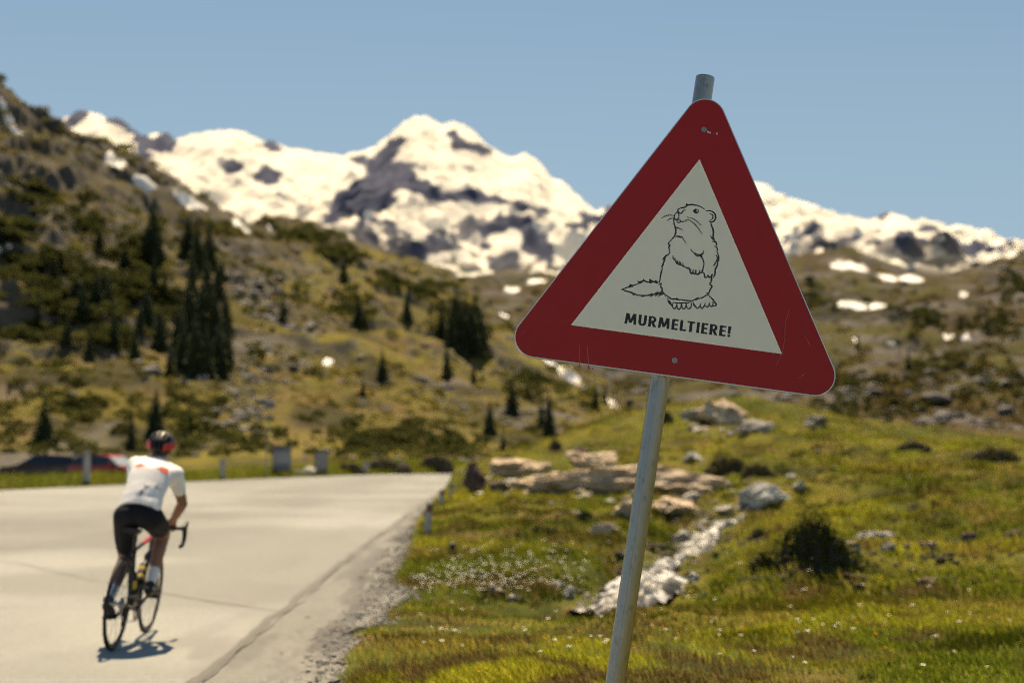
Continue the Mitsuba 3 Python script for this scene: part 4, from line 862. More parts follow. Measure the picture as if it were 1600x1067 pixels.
# ------------------------------------------------------------------ spruces on the slopes
def spruce(seed, h=1.0, slim=0.17):
    slim *= 1.15
    r = np.random.default_rng(seed); V, F = [], []
    lv = 17; ph = r.uniform(0, 6)
    for i in range(lv):
        t = i / (lv - 1); z = h * (0.06 + 0.92 * t); R = slim * h * (1 - t) ** 0.85 * r.uniform(0.82, 1.15) + 0.008 * h
        nb = int(11 - 5 * t)
        for k in range(nb):
            a = ph + 2 * math.pi * (k + r.uniform(-.25, .25)) / nb + i * 0.7; L = R * r.uniform(.7, 1.15)
            if r.random() < .06: continue
            d = np.array([math.cos(a), math.sin(a), 0]); n_ = np.array([-d[1], d[0], 0]); w = 0.36 * L + .008 * h; dz = -(0.35 * L + .02 * h)
            p0 = np.array([0, 0, z]); p1 = d * L * .55 + [0, 0, z + .25 * dz]; p2 = d * L + [0, 0, z + dz]
            b = len(V); V += [p0, p1 + n_ * w * .5, p1 - n_ * w * .5, p2, p1 + [0, 0, -.055 * h * (1 - .6 * t)], p0 * [1, 1, 1] + [0, 0, .04 * h]]
            F += [[b, b + 1, b + 3], [b, b + 3, b + 2], [b + 1, b + 4, b + 3], [b + 2, b + 3, b + 4], [b + 5, b + 1, b + 2]]
    V += [[0, 0, h * 1.02], [.012 * h, 0, h * .9], [-.006 * h, .01 * h, h * .9], [-.006 * h, -.01 * h, h * .9]]; b = len(V) - 4
    F += [[b, b + 1, b + 2], [b, b + 2, b + 3], [b, b + 3, b + 1]]
    return trimesh.Trimesh(np.array(V), np.array(F), process=False)
CROWN = [mikit.ply(spruce(s, 1.0, w), 'm_needles') for s, w in ((1, .17), (2, .20), (3, .15), (4, .23), (5, .19))]
CROWN2 = [mikit.ply(spruce(s, 1.0, w), 'm_needles_light') for s, w in ((6, .20), (7, .24))]
TRUNK = mikit.ply(tube([(0, 0, -.06), (0, 0, .2), (0.004, 0, .6), (0, 0, .92)], [.020, .016, .010, .003], 6), 'm_bark', smooth=40)
def on_hill(px, py, H, y0, y1):
    t = np.geomspace(y0, y1, 1500); d = ray(px, py); x, z = d[0] / d[1] * t, CAM_H + d[2] / d[1] * t
    b = np.where(z < H(x, t))[0]; i = b[0] if len(b) else len(t) - 1
    return np.array([x[i], t[i], float(H(x[i], t[i]))])
ntree = [0]
def tree(px, base, top, label, group=None, H=HL, y0=97, y1=600, light=False, wide=1.0):
    """a spruce whose foot stands where that pixel's line of sight meets the slope, as tall as it looks in the photograph"""
    q = on_hill(px, base, H, y0, y1); h = (base - top) / FPX * q[1] * 1.03
    i = ntree[0]; ntree[0] += 1
    tw = T().translate(q.tolist()).rotate([0, 0, 1], float((i * 77) % 360)).scale([h * wide, h * wide, h])
    t = thing('spruce_tree', label, 'tree', group)
    scene[newkey(t + '__trunk')] = {**TRUNK, 'to_world': tw}
    pool = CROWN2 if light else CROWN
    scene[newkey(t + '__crown')] = {**pool[i % len(pool)], 'to_world': tw}
SINGLE = [(68, 695, 620, 'broad dark spruce at the foot of the slope, left of the cyclist'), (243, 682, 608, 'spruce rising right behind the cyclist helmet'), (205, 705, 642, 'small spruce low on the slope, left of the cyclist helmet'),
          (597, 598, 545, 'lone dark spruce in open grass on the middle of the slope'), (567, 620, 588, 'small spruce below left of the lone dark spruce on the open slope'), (698, 592, 530, 'slim spruce on open grass below the dense spruce grove left of the sign'), (740, 600, 563, 'small spruce right of the slim spruce below the dense grove left of the sign'),
          (765, 682, 622, 'broad spruce above the road end, left of the sign post'), (800, 648, 588, 'spruce on the slope below the left corner of the sign'), (858, 685, 612, 'tall spruce near the knoll, right one of the row below the sign corner'), (846, 672, 620, 'thin spruce just left of the tall spruce near the knoll'),
          (930, 640, 597, 'spruce below the lower edge of the sign, left of the post'), (442, 508, 455, 'lone spruce beside the grey scree, above the road board'), (560, 512, 462, 'left spruce of a close pair in the middle of the slope'), (572, 514, 482, 'right lower spruce of a close pair in the middle of the slope'),
          (636, 500, 446, 'slim spruce high on the slope left of the dense grove'), (537, 445, 395, 'spruce just under the rocky shoulder of the left ridge'), (265, 592, 530, 'short spruce at the lower left foot of the dark spruce stand'), (228, 512, 448, 'spruce in the middle of the left slope, left of the dark spruce stand'),
          (786, 702, 672, 'tiny spruce above the dark boulder at the road end'), (945, 630, 598, 'small spruce just left of the sign post on the far slope')]
for i, (px, b, t_, lab) in enumerate(SINGLE): tree(px, b, t_, lab, wide=(1.9, 1.6, 1.2, 1.0, 1.0, 1.0, 1.0, 1.5)[i] if i < 8 else 1.1)
ORD = 'first second third fourth fifth sixth seventh eighth ninth tenth eleventh twelfth thirteenth fourteenth fifteenth sixteenth seventeenth eighteenth nineteenth twentieth'.split() + ['twenty-' + q for q in 'first second third fourth fifth sixth seventh eighth'.split()]
def grove(spots, label, group, **kw):
    for i, (px, b, t_) in enumerate(sorted(spots)):
        tree(px, b, t_, f'dark spruce, {ORD[i]} from the left {label}', group, wide=1.0 + .14 * (i % 4), **kw)
grove([(286, 578, 482), (304, 588, 488), (322, 594, 500), (342, 590, 498), (354, 578, 485), (278, 540, 470), (296, 530, 435), (316, 545, 440), (336, 538, 445), (352, 520, 455), (300, 470, 385), (322, 485, 390), (340, 470, 405), (308, 425, 338), (326, 425, 345), (294, 405, 335), (347, 440, 400)], 'in the dense stand on the left slope', 'spruces of the dense stand on the left slope')
grove([(690, 528, 475), (704, 545, 478), (720, 552, 468), (737, 556, 470), (750, 552, 478), (728, 518, 450), (712, 508, 448), (744, 530, 462), (757, 540, 500)], 'in the compact grove left of the sign', 'spruces of the grove left of the sign')
grove([(238, 400, 310), (246, 420, 350), (228, 390, 352), (162, 470, 415), (170, 490, 430), (150, 480, 425), (128, 500, 430), (218, 520, 470), (232, 500, 455), (240, 450, 400), (195, 420, 380), (120, 470, 425), (258, 460, 420), (105, 540, 490), (140, 560, 505), (178, 545, 480), (210, 565, 505), (250, 545, 480), (60, 500, 455), (85, 440, 395), (155, 395, 350)], "among the rock ledges of the left slope's upper part", 'spruces scattered among the ledges of the left slope')
grove([(1340, 545, 520), (1230, 500, 478), (1500, 520, 498), (1420, 575, 548)], 'on the brown hill right of the sign', 'spruces on the brown hill', H=HB, y0=240, y1=1100)

# ------------------------------------------------------------------ shrubs, dwarf pines and stones that cover the slopes
def blob(seed, sub=2):
    m = trimesh.creation.icosphere(subdivisions=sub); v = m.vertices.copy()
    v *= (1 + 0.75 * (fb(v * 2.3 + seed * 3, 3, seed) - 0.5))[:, None]; v[:, 2] *= 0.72; v[:, 2] += .25
    return trimesh.Trimesh(v, m.faces, process=False)
def slope_cover(H, n, u0, u1, y0, y1, seed, keep, size, zoff):
    r = np.random.default_rng(seed); u = r.uniform(u0, u1, n); y = np.exp(r.uniform(math.log(y0), math.log(y1), n)); x = u * y
    z = H(x, y); p = np.stack([x, y, z], 1); ok = keep(p, r)
    p = p[ok]; s = size(p, r)
    p[:, 2] += zoff * s[:, 2]
    return p, s, r
def sz(lo, hi, pw=2.0, flat=0.8):
    def f(p, r):
        s = (lo + (hi - lo) * r.random(len(p)) ** pw) * np.clip(p[:, 1] / 180, .6, 1.9); return np.stack([s * r.uniform(.8, 1.4, len(p)), s * r.uniform(.8, 1.4, len(p)), s * flat * r.uniform(.7, 1.2, len(p))], 1)
    return f
def clump(seed, n, leaf):
    r = np.random.default_rng(seed); d = r.normal(size=(n, 3)); d /= np.linalg.norm(d, axis=1, keepdims=True); d[:, 2] = np.abs(d[:, 2]) - .1
    lump = 1 + .9 * (fb(d * 1.9 + seed * 5, 2, seed) - .5); cen = d * (r.random(n) ** .25 * lump)[:, None] * [1, 1, .8] + [0, 0, .12]
    a = d * .7 + r.normal(size=(n, 3)) * .5 + [0, 0, .5]; a /= np.linalg.norm(a, axis=1, keepdims=True); b = np.cross(a, r.normal(size=(n, 3))); b /= np.linalg.norm(b, axis=1, keepdims=True)
    s_ = leaf * r.uniform(.6, 1.4, (n, 1)); v = np.stack([cen - b * s_ * .5, cen + b * s_ * .5, cen + a * s_ * 1.1], 1).reshape(-1, 3)
    return trimesh.Trimesh(v, np.arange(3 * n).reshape(-1, 3), process=False)
bl1, bl2 = [clump(s, 46, .42) for s in range(6)], [clump(s + 10, 110, .30) for s in range(6)]
patchy = lambda k, f, th: (lambda p, r: (fb(p * f, 3, k) + r.normal(0, .05, len(p)) > th))
def shrubs(name, H, n, u0, u1, y0, y1, seed, keep, size, lo, hi, label, protos):
    p, s, r = slope_cover(H, n, u0, u1, y0, y1, seed, keep, size, -.12)
    c = np.array(lo) + (np.array(hi) - np.array(lo)) * r.random((len(p), 1)); c *= r.uniform(.8, 1.2, (len(p), 1))
    m, c = scatter(protos, p, s, r.uniform(0, 6.28, len(p)), r.integers(0, len(protos), len(p)), c)
    k = obj(name, m, 'm_leafy', color=c); tag(k, label, name.split('_')[-1], kind='stuff')
shrubs('dwarf_pine', HL, 2600, -.42, .12, 103, 460, 41, lambda p, r: fb(p * .035, 3, 51) + r.normal(0, .05, len(p)) + .11 * np.clip((-.16 - p[:, 0] / p[:, 1]) / .06, -.5, 1) > .56, sz(.25, 1.3, 2.2, 1.15), (.048, .054, .018), (.095, .095, .026), 'dark low dwarf pines and alder scrub covering the left slope', bl2)
shrubs('heath_shrub', HL, 8000, -.42, .14, 99, 470, 42, patchy(52, .05, .48), sz(.15, .7, 1.6, .85), (.085, .078, .018), (.19, .16, .030), 'olive and yellowish heath shrubs on the left slope', bl1)
shrubs('brown_heath', HB, 2300, -.06, .46, 255, 820, 43, patchy(53, .02, .50), sz(.3, 1.3, 2.0, 1.0), (.050, .045, .018), (.12, .095, .028), 'brown and dark heath scrub on the hill behind the sign', bl1)
def thickets(name, H, spots, seed, label, y0=99, y1=600, r0=(.35, 1.25)):
    r = np.random.default_rng(seed); P_, S_ = [], []
    for px, py, sx_, sy_, n_ in spots:
        for _ in range(int(n_ * 2.6)):
            q = on_hill(px + r.normal(0, sx_), py + r.normal(0, sy_), H, y0, y1); k = r.uniform(*r0) * q[1] / 200
            P_.append(q + [0, 0, k * .1]); S_.append([k * r.uniform(.8, 1.3), k * r.uniform(.8, 1.3), k * r.uniform(.8, 1.3)])
    P_, S_ = np.array(P_), np.array(S_); c = np.array([.034, .040, .014]) + np.array([.040, .040, .010]) * r.random((len(P_), 1))
    m, c = scatter(bl2, P_, S_, r.uniform(0, 6.28, len(P_)), r.integers(0, 6, len(P_)), c)
    k = obj(name, m, 'm_leafy', color=c); tag(k, label, 'scrub', kind='stuff')
thickets('pine_thicket', HL, [(40, 420, 22, 16, 26), (75, 470, 18, 12, 22), (20, 370, 20, 12, 16), (110, 420, 18, 14, 22), (150, 445, 16, 16, 22), (195, 465, 16, 14, 20), (130, 500, 22, 10, 20), (230, 430, 12, 20, 20), (260, 480, 14, 14, 18), (55, 525, 26, 8, 18), (180, 530, 20, 8, 16), (60, 310, 20, 10, 12), (140, 350, 20, 12, 14), (200, 395, 14, 12, 14),
          (480, 372, 22, 6, 16), (530, 400, 16, 8, 12), (660, 455, 22, 8, 12), (600, 440, 20, 8, 10), (540, 480, 24, 10, 12), (720, 500, 20, 16, 14), (830, 600, 20, 10, 10), (640, 690, 40, 10, 20), (560, 700, 30, 10, 14), (700, 705, 30, 8, 14), (380, 690, 30, 10, 10), (110, 640, 20, 12, 10), (300, 640, 24, 12, 10)], 47, 'dark thickets of dwarf pine on the rock ledges of the left slope')
thickets('far_thicket', HB, [(1440, 500, 24, 14, 18), (1260, 470, 30, 12, 14), (1350, 600, 40, 12, 20), (1480, 575, 40, 14, 18), (1560, 510, 24, 14, 14), (1560, 610, 30, 14, 16), (1330, 640, 40, 8, 16), (1240, 540, 26, 12, 12), (1420, 640, 40, 10, 16), (1590, 450, 16, 12, 10)], 48, 'dark thickets of scrub on the brown hill right of the sign', 240, 1100, (.3, .9))
stones = [rockmesh(s + 60, 1, .4, 6, .75) for s in range(8)]
def scree(name, H, n, u0, u1, y0, y1, seed, keep, size, label, lo=.07, hi=.21):
    p, s, r = slope_cover(H, n, u0, u1, y0, y1, seed, keep, size, .1)
    c = r.uniform(lo, hi, (len(p), 1)) * np.array([1, .95, .88])
    m, c = scatter(stones, p, s, r.uniform(0, 6.28, len(p)), r.integers(0, 8, len(p)), c)
    k = obj(name, m, 'm_stone', color=c); tag(k, label, 'rocks', kind='stuff')
scr_c = P(400, 540, 185)
def in_scree(p, r):
    px = p[:, 0] / p[:, 1] * FPX + 800; py = 700 - (p[:, 2] - CAM_H) / p[:, 1] * FPX
    c = -.186 + .05 * (fb(np.stack([p[:, 1] * .03, 0 * py, 0 * py], 1), 2, 6) - .5) + (p[:, 1] - 150) * .00012
    return np.abs(p[:, 0] / p[:, 1] - c) + r.normal(0, .006, len(p)) < (fb(p * .06, 3, 3) - .38) * .13
scree('scree', HL, 6000, -.24, -.12, 120, 290, 44, in_scree, sz(.15, .9, 3.5, .75), 'band of grey scree blocks running down the slope')
scree('slope_rocks', HL, 1700, -.42, .12, 99, 470, 45, patchy(54, .04, .58), sz(.2, 1.2, 3, .7), 'grey rocks strewn over the left slope')
scree('far_rocks', HB, 2000, -.06, .46, 255, 900, 46, patchy(55, .02, .52), sz(.4, 1.7, 2.5, .7), 'grey rocks strewn over the brown hill', .06, .17)

# ------------------------------------------------------------------ snow patches left on the slopes
def snow_patch(px, py, w, h_, label, H=HL, y0=110, y1=560, rot=0.0, seed=0, mat='m_snow'):
    """a low lens of old snow lying in the slope; w and h_ are its size as seen, in photo pixels"""
    c = on_hill(px, py, H, y0, y1); e = 1.5
    gy = float((H(c[0], c[1] + e) - H(c[0], c[1] - e)) / (2 * e)); gx = float((H(c[0] + e, c[1]) - H(c[0] - e, c[1])) / (2 * e))
    view = max(abs(gy) - (c[2] - CAM_H) / c[1], .10)
    rx, ry = w / 2 / FPX * c[1], h_ / 2 / FPX * c[1] / view
    ry = min(ry, 26.0)
    nr, na = 10, 40; V = [[c[0], c[1], 0]]
    a = np.arange(na) * 2 * math.pi / na
    edge = 1 + 1.25 * (fb(np.stack([np.cos(a) * 1.9 + seed * 3.1, np.sin(a) * 1.9, 0 * a], -1), 4, 5) - .5)
    x, y = [c[0]], [c[1]]
    for i in range(1, nr + 1):
        q = i / nr * edge; X, Y_ = q * np.cos(a) * rx, q * np.sin(a) * ry
        x += list(c[0] + X * math.cos(rot) - Y_ * math.sin(rot)); y += list(c[1] + X * math.sin(rot) + Y_ * math.cos(rot))
    x, y = np.array(x), np.array(y); rr = np.r_[0, np.repeat(np.arange(1, nr + 1) / nr, na)]
    z = H(x, y) + .45 * (1 - rr ** 4) - .12
    F = [[0, 1 + k, 1 + (k + 1) % na] for k in range(na)]
    for i in range(nr - 1):
        for k in range(na):
            p_, q_ = 1 + i * na + k, 1 + i * na + (k + 1) % na; F += [[p_, p_ + na, q_ + na], [p_, q_ + na, q_]]
    obj('snow_patch', trimesh.Trimesh(np.column_stack([x, y, z]), F, process=False), mat, smooth=True, kind='structure', label=label)
for i, a in enumerate([(20, 201, 40, 12, 'thin snow patch under the top left crag'), (181, 252, 38, 18, 'snow patch on the left ridge below the summit rocks'), (225, 287, 36, 20, 'snow patch on the left ridge above the dark knob'), (299, 318, 52, 20, 'long snow patch on the left ridge crest'), (374, 353, 26, 14, 'small snow patch where the ridge meets the snow slope'),
                       (10, 362, 44, 26, 'snow patch at the left picture edge'), (424, 357, 18, 12, 'tiny snow patch on the rocky shoulder'), (512, 566, 16, 12, 'pale bright spot of snow on the middle slope')]):
    snow_patch(*a, seed=i)
for i, a in enumerate([(1345, 480, 70, 24, 'winding snow patch on the brown hill right of the sign'), (1385, 432, 20, 16, 'round snow patch near the crest of the brown hill'), (1338, 533, 10, 10, 'tiny snow patch low on the brown hill'), (1390, 537, 18, 9, 'small flat snow patch low on the brown hill'), (1482, 526, 17, 9, 'left of two small snow patches on the right of the brown hill'), (1508, 527, 16, 9, 'right of two small snow patches on the right of the brown hill'), (1505, 462, 14, 10, 'small snow patch below the crest on the far right'),
                       (1310, 418, 20, 12, 'snow patch on the crest left of the long snow tongue'), (1340, 417, 32, 14, 'curved snow patch on the crest of the brown hill'), (1420, 436, 42, 18, 'wide snow patch on the crest at the foot of the snow tongue'), (800, 452, 34, 16, 'snow patch on the slope beside the left edge of the sign'), (840, 440, 26, 18, 'snow patch higher beside the left edge of the sign'), (782, 495, 22, 18, 'round snow patch behind the spruce grove'), (772, 517, 14, 10, 'tiny snow patch behind the spruce grove')]):
    snow_patch(*a, H=HB, y0=235, y1=1200, seed=30 + i)

for i, a in enumerate([(878, 586, 90, 26, 'long melting snow patch under the lower left corner of the sign'), (957, 629, 28, 26, 'snow patch just left of the sign post')]):
    snow_patch(*a, seed=70 + i, y0=97, y1=600)

# ------------------------------------------------------------------ rocks, bushes and stones of the near meadow
def boulder(px, py, w, h_, label, mat='m_rock_grey', d=None, seed=1, rot=0.0, sink=.22, cuts=17, tilt=0.0, flat_top=False, name='boulder', sub=4):
    """a rock standing where the pixel of its lower edge meets the ground; w, h_ are its visible size in photo pixels"""
    q = hit(px, py); k = q[1] / FPX; W, H_ = w * k / 2, h_ * k; D = (d if d else .8) * W
    r = np.random.default_rng(seed); m = trimesh.creation.icosphere(subdivisions=sub); v = m.vertices.copy()
    for _ in range(cuts):
        nrm = r.normal(size=3) * [1, 1, .8]; nrm /= np.linalg.norm(nrm); hh = r.uniform(.46, .86); dd = v @ nrm; v -= np.where(dd > hh, dd - hh, 0)[:, None] * nrm
    v *= (1 + .50 * (fb(v * 1.6 + seed * 5, 3, seed) - .5) + .26 * (fb(v * 4.5 + seed, 4, seed + 1) - .5) - .16 * np.clip(.12 - np.abs(fb(v * 2.2 + seed * 2, 2, seed + 3) - .5), 0, 1) / .12)[:, None]
    v /= np.abs(v).max(0)
    lay = .05 * (np.floor(v[:, 2] * 5 + 2 * fb(v * 1.5, 2, seed)) - (v[:, 2] * 5 + 2 * fb(v * 1.5, 2, seed)))
    v[:, :2] *= (1 + lay)[:, None]
    v = v * [W, D, H_ * (1 + sink) / 2 * 1.0]
    c, sn = math.cos(tilt), math.sin(tilt); v = np.stack([v[:, 0] * c - v[:, 2] * sn, v[:, 1], v[:, 0] * sn + v[:, 2] * c], 1)
    c, sn = math.cos(rot), math.sin(rot); v = np.stack([v[:, 0] * c - v[:, 1] * sn, v[:, 0] * sn + v[:, 1] * c, v[:, 2]], 1)
    v += [q[0], q[1] + D * .6, q[2] + H_ * (1 + sink) / 2 - H_ * sink]
    o = obj(name, trimesh.Trimesh(v, m.faces, process=False), mat, smooth=28); tag(o, label, 'rock'); return o
B = [(742, 772, 40, 52, 'dark brown upright boulder where the road meets the grass bank', 'm_rock_dark', .9, 3, 0, .2), (778, 770, 44, 22, 'reddish slab leaning right of the dark brown boulder', 'm_rock_dark', .8, 4, .3, .2), (800, 748, 60, 26, 'rough tan rock above the leaning reddish slab', 'm_rock_tan', .8, 5, .2, .3),
     (835, 742, 50, 20, 'tan rock on the bank left of the long pale slab', 'm_rock_tan', .8, 6, .2, .3), (905, 722, 56, 26, 'brown broken outcrop above the long pale slab', 'm_rock_dark', .8, 7, .2, .3), (930, 740, 72, 30, 'pale wedge shaped rock above the long slab, left of the post', 'm_rock_tan', .7, 8, .2, .3),
     (852, 774, 90, 24, 'left end of the long pale slab, rounded and light', 'm_rock_tan', .7, 9, .1, .3), (955, 776, 200, 40, 'broad long pale slab left of the post', 'm_rock_tan', .35, 10, .05, .3), (1062, 772, 130, 30, 'tan slab right of the post', 'm_rock_tan', .45, 11, -.05, .3), (1115, 764, 62, 20, 'thin light rock ledge at the right end of the slabs', 'm_rock_pale', .6, 12, .1, .3),
     (985, 812, 46, 30, 'light brown block beside the post above the stream', 'm_rock_tan', .8, 13, .2, .3), (1060, 806, 60, 24, 'brown rock under the tan slab right of the post', 'm_rock_tan', .8, 14, .2, .3), (948, 838, 44, 20, 'small tan rock left of the post above the little fall', 'm_rock_tan', .8, 15, .3, .3), (900, 808, 40, 10, 'flat buried stone in the grass left of the post', 'm_rock_grey', .8, 16, .2, .3),
     (1095, 662, 66, 24, 'grey rock at the left end of the knoll outcrop', 'm_rock_grey', .7, 17, .1, .3), (1140, 664, 72, 34, 'highest pale rock of the outcrop on the knoll', 'm_rock_tan', .7, 18, .1, .3), (1180, 678, 64, 24, 'sloping grey rock at the right end of the knoll outcrop', 'm_rock_grey', .7, 19, .1, .3), (1277, 672, 44, 24, 'single boulder with shaded side on the knoll crest', 'm_rock_grey', .9, 20, .2, .25),
     (1081, 722, 38, 16, 'white stone in the meadow below the knoll outcrop', 'm_rock_pale', .8, 21, .2, .3), (1196, 796, 96, 46, 'big whitish block lying beside the upper stream', 'm_rock_pale', .7, 22, .35, .2), (1252, 768, 26, 16, 'small white stone right of the big whitish block', 'm_rock_pale', .8, 23, .2, .3), (1237, 748, 18, 10, 'tiny white stone above the big whitish block', 'm_rock_pale', .8, 24, .2, .3),
     (1378, 848, 86, 18, 'flat grey slab sticking out right of the dark bush', 'm_rock_grey', .5, 25, -.05, .3), (1332, 868, 60, 24, 'low mossy rock under the dark bush', 'm_rock_grey', .8, 26, .1, .4), (1392, 868, 26, 22, 'small upright grey rock right of the dark bush', 'm_rock_grey', .8, 27, .1, .3), (1455, 916, 52, 18, 'low dark mound of rock in the right meadow', 'm_rock_dark', .8, 28, .1, .4),
     (1340, 908, 50, 14, 'flat dark stone in the turf below the bush', 'm_rock_dark', .8, 29, .1, .4), (1086, 908, 22, 16, 'white stone standing in grass right of the lower stream', 'm_rock_pale', .8, 30, .1, .3), (1100, 934, 14, 10, 'small round white stone near the stream pool', 'm_rock_pale', .8, 31, .1, .3), (890, 936, 24, 22, 'white stone left of the stream pool', 'm_rock_pale', .8, 32, .1, .3),
     (868, 922, 26, 14, 'pale flat stone left of the white stone by the pool', 'm_rock_pale', .8, 33, .1, .3), (800, 940, 24, 12, 'grey stone among the white flowers', 'm_rock_grey', .8, 34, .1, .3), (772, 930, 36, 18, 'larger grey stone among the white flowers', 'm_rock_grey', .8, 35, .1, .3), (1425, 700, 40, 12, 'grey rock on the far meadow edge', 'm_rock_grey', .8, 36, .1, .4), (1518, 852, 40, 20, 'dark rock in the band of stones on the right', 'm_rock_dark', .8, 37, .1, .4),
     (1455, 862, 34, 14, 'brownish stone in the band of stones on the right', 'm_rock_tan', .8, 38, .1, .4), (1580, 845, 40, 18, 'dark stone near the right picture edge', 'm_rock_dark', .8, 39, .1, .4), (1068, 848, 40, 22, 'wet grey rock at the edge of the cascade', 'm_rock_grey', .8, 40, .2, .3), (1135, 806, 40, 20, 'grey rock on the upper stream bank', 'm_rock_grey', .8, 41, .2, .3), (1042, 902, 34, 16, 'dark wet rock in the stream right of the post', 'm_rock_dark', .8, 42, .2, .3), (975, 902, 40, 18, 'dark wet rock beside the stream left of the post', 'm_rock_dark', .8, 43, .2, .3),
     (480, 742, 34, 14, 'light boulder between the two roadside boards', 'm_rock_pale', .8, 44, .2, .3), (462, 742, 14, 8, 'small stone beside the left roadside board', 'm_rock_pale', .8, 45, .2, .3)]
GROW = {'m_rock_tan': 1.35}
for a in B:
    px, py, w, h_, lab, mt, d_, sd, rt, sk = a
    boulder(px, py, w * GROW.get(mt, 1.0), h_ * (GROW.get(mt, 1.0) - .1 * (mt in GROW)), lab, mt, d_, sd, rt, sk, sub=5 if w > 60 else 4)
# loose stones
def ground_scatter(name, centers, protos, mat, label, cat_, lo, hi, size, flat=.7, seed=1):
    r = np.random.default_rng(seed); pts = []
    for px, py, sx_, sy_, n_ in centers:
        for _ in range(n_):
            pts.append(hit(px + r.normal(0, sx_), py + r.normal(0, sy_)))
    p = np.array(pts); k = p[:, 1] / FPX
    s_ = (size[0] + (size[1] - size[0]) * r.random(len(p)) ** 2.5) * k
    c = (lo + (hi - lo) * r.random((len(p), 1))) * np.array([.9, 1.0, .22] if mat == 'm_leafy' else [1, .93, .80]); p[:, 2] += s_ * .1
    m, c = scatter(protos, p, np.stack([s_, s_, s_ * flat], 1), r.uniform(0, 6.28, len(p)), r.integers(0, len(protos), len(p)), c)
    k = obj(name, m, mat, color=c); tag(k, label, cat_, kind='stuff')
ground_scatter('stream_stones', [(1030, 893, 14, 16, 60), (1100, 820, 18, 14, 50), (950, 938, 36, 9, 60), (1090, 815, 30, 14, 70), (1150, 795, 30, 8, 50), (1010, 900, 26, 22, 90), (945, 940, 30, 9, 70), (1060, 850, 25, 16, 50), (960, 860, 24, 16, 30)], stones, 'm_stone', 'wet grey and pale stones lying in and along the stream', 'stones', .07, .34, (2, 8), .7, 61)
ground_scatter('meadow_stones', [(860, 745, 60, 14, 90), (960, 760, 90, 16, 80), (1120, 670, 60, 8, 40), (760, 925, 70, 9, 60), (1450, 855, 90, 8, 60), (1200, 720, 120, 20, 40), (1400, 760, 150, 30, 30), (900, 820, 60, 16, 40), (830, 790, 40, 12, 30)], stones, 'm_stone', 'scattered stones in the meadow turf', 'stones', .10, .30, (1.5, 6), .6, 62)

def leaf_cloud(r, blobs, n, size, mound=.55):
    """small leaf faces through the volume of a bush made of several domes (centre, radii)"""
    V, F, C = [], [], []
    vol = np.array([b[1][0] * b[1][1] * b[1][2] for b in blobs]); pk = r.choice(len(blobs), n, p=vol / vol.sum())
    d = r.normal(size=(n, 3)); d /= np.linalg.norm(d, axis=1, keepdims=True); d[:, 2] = np.abs(d[:, 2]) * 1.0 - .12
    rad = r.random(n) ** .22
    lump = 1 + .45 * (fb(d * 2.6 + pk[:, None] * 7.0, 3, 4) - .5)
    cen = np.array([blobs[i][0] for i in pk]) + d * np.array([blobs[i][1] for i in pk]) * (rad * lump)[:, None]
    a = r.normal(size=(n, 3)) + d * .6 + [0, 0, .5]; a /= np.linalg.norm(a, axis=1, keepdims=True)
    b = np.cross(a, r.normal(size=(n, 3))); b /= np.linalg.norm(b, axis=1, keepdims=True)
    sz_ = size * r.uniform(.6, 1.4, (n, 1))
    v = np.stack([cen - b * sz_ * .32, cen + b * sz_ * .32, cen + a * sz_ + b * sz_ * .05], 1).reshape(-1, 3)
    f = np.arange(3 * n).reshape(-1, 3)
    return v, f
def bush(px, py, w, h_, label, lo, hi, n=2600, seed=1, name='juniper_bush', dens=1.0, leaf=None):
    q = hit(px, py); k = q[1] / FPX; W, H_ = w * k / 2, h_ * k; r = np.random.default_rng(seed)
    bl = []
    for i in range(9):
        x_ = -.7 + 1.4 * i / 8 + r.uniform(-.05, .05); hh = H_ * math.sqrt(1 - .95 * min(1, abs(x_) * 1.35) ** 2) * r.uniform(.75, 1.0) + .1 * H_
        bl.append((np.array([x_ * W, r.uniform(-.3, .3) * W * .6 + W * .4, -.02]), np.array([W * r.uniform(.30, .42), W * r.uniform(.30, .42) * .8, hh])))
    v, f = leaf_cloud(r, bl, int(n * 1.6), leaf or .042 * math.sqrt(W / .5))
    v += q
    t = thing(name, label, 'bush')
    tone = np.repeat(np.array(lo) + (np.array(hi) - np.array(lo)) * r.random((len(f), 1)), 3, 0)
    obj('foliage', trimesh.Trimesh(v, f, process=False), 'm_leafy', t, color=tone)
    core = cat([trimesh.Trimesh(sph(c, rd * .72), trimesh.creation.icosphere(subdivisions=2).faces) for c, rd in bl]); core.apply_translation(q)
    obj('inner_twigs', core, 'm_bark', t, smooth=True)
    st = cat([tube([q + [0, W * .4, -.05], q + c * [1, 1, 0] * .6 + [0, 0, rd[2] * .4], q + c + [0, 0, rd[2] * .85]], [.018, .012, .004], 5) for c, rd in bl[:5]])
    obj('stem', st, 'm_bark', t, smooth=30)
DK = ((.075, .084, .020), (.19, .185, .042)); OL = ((.12, .125, .024), (.23, .21, .045))
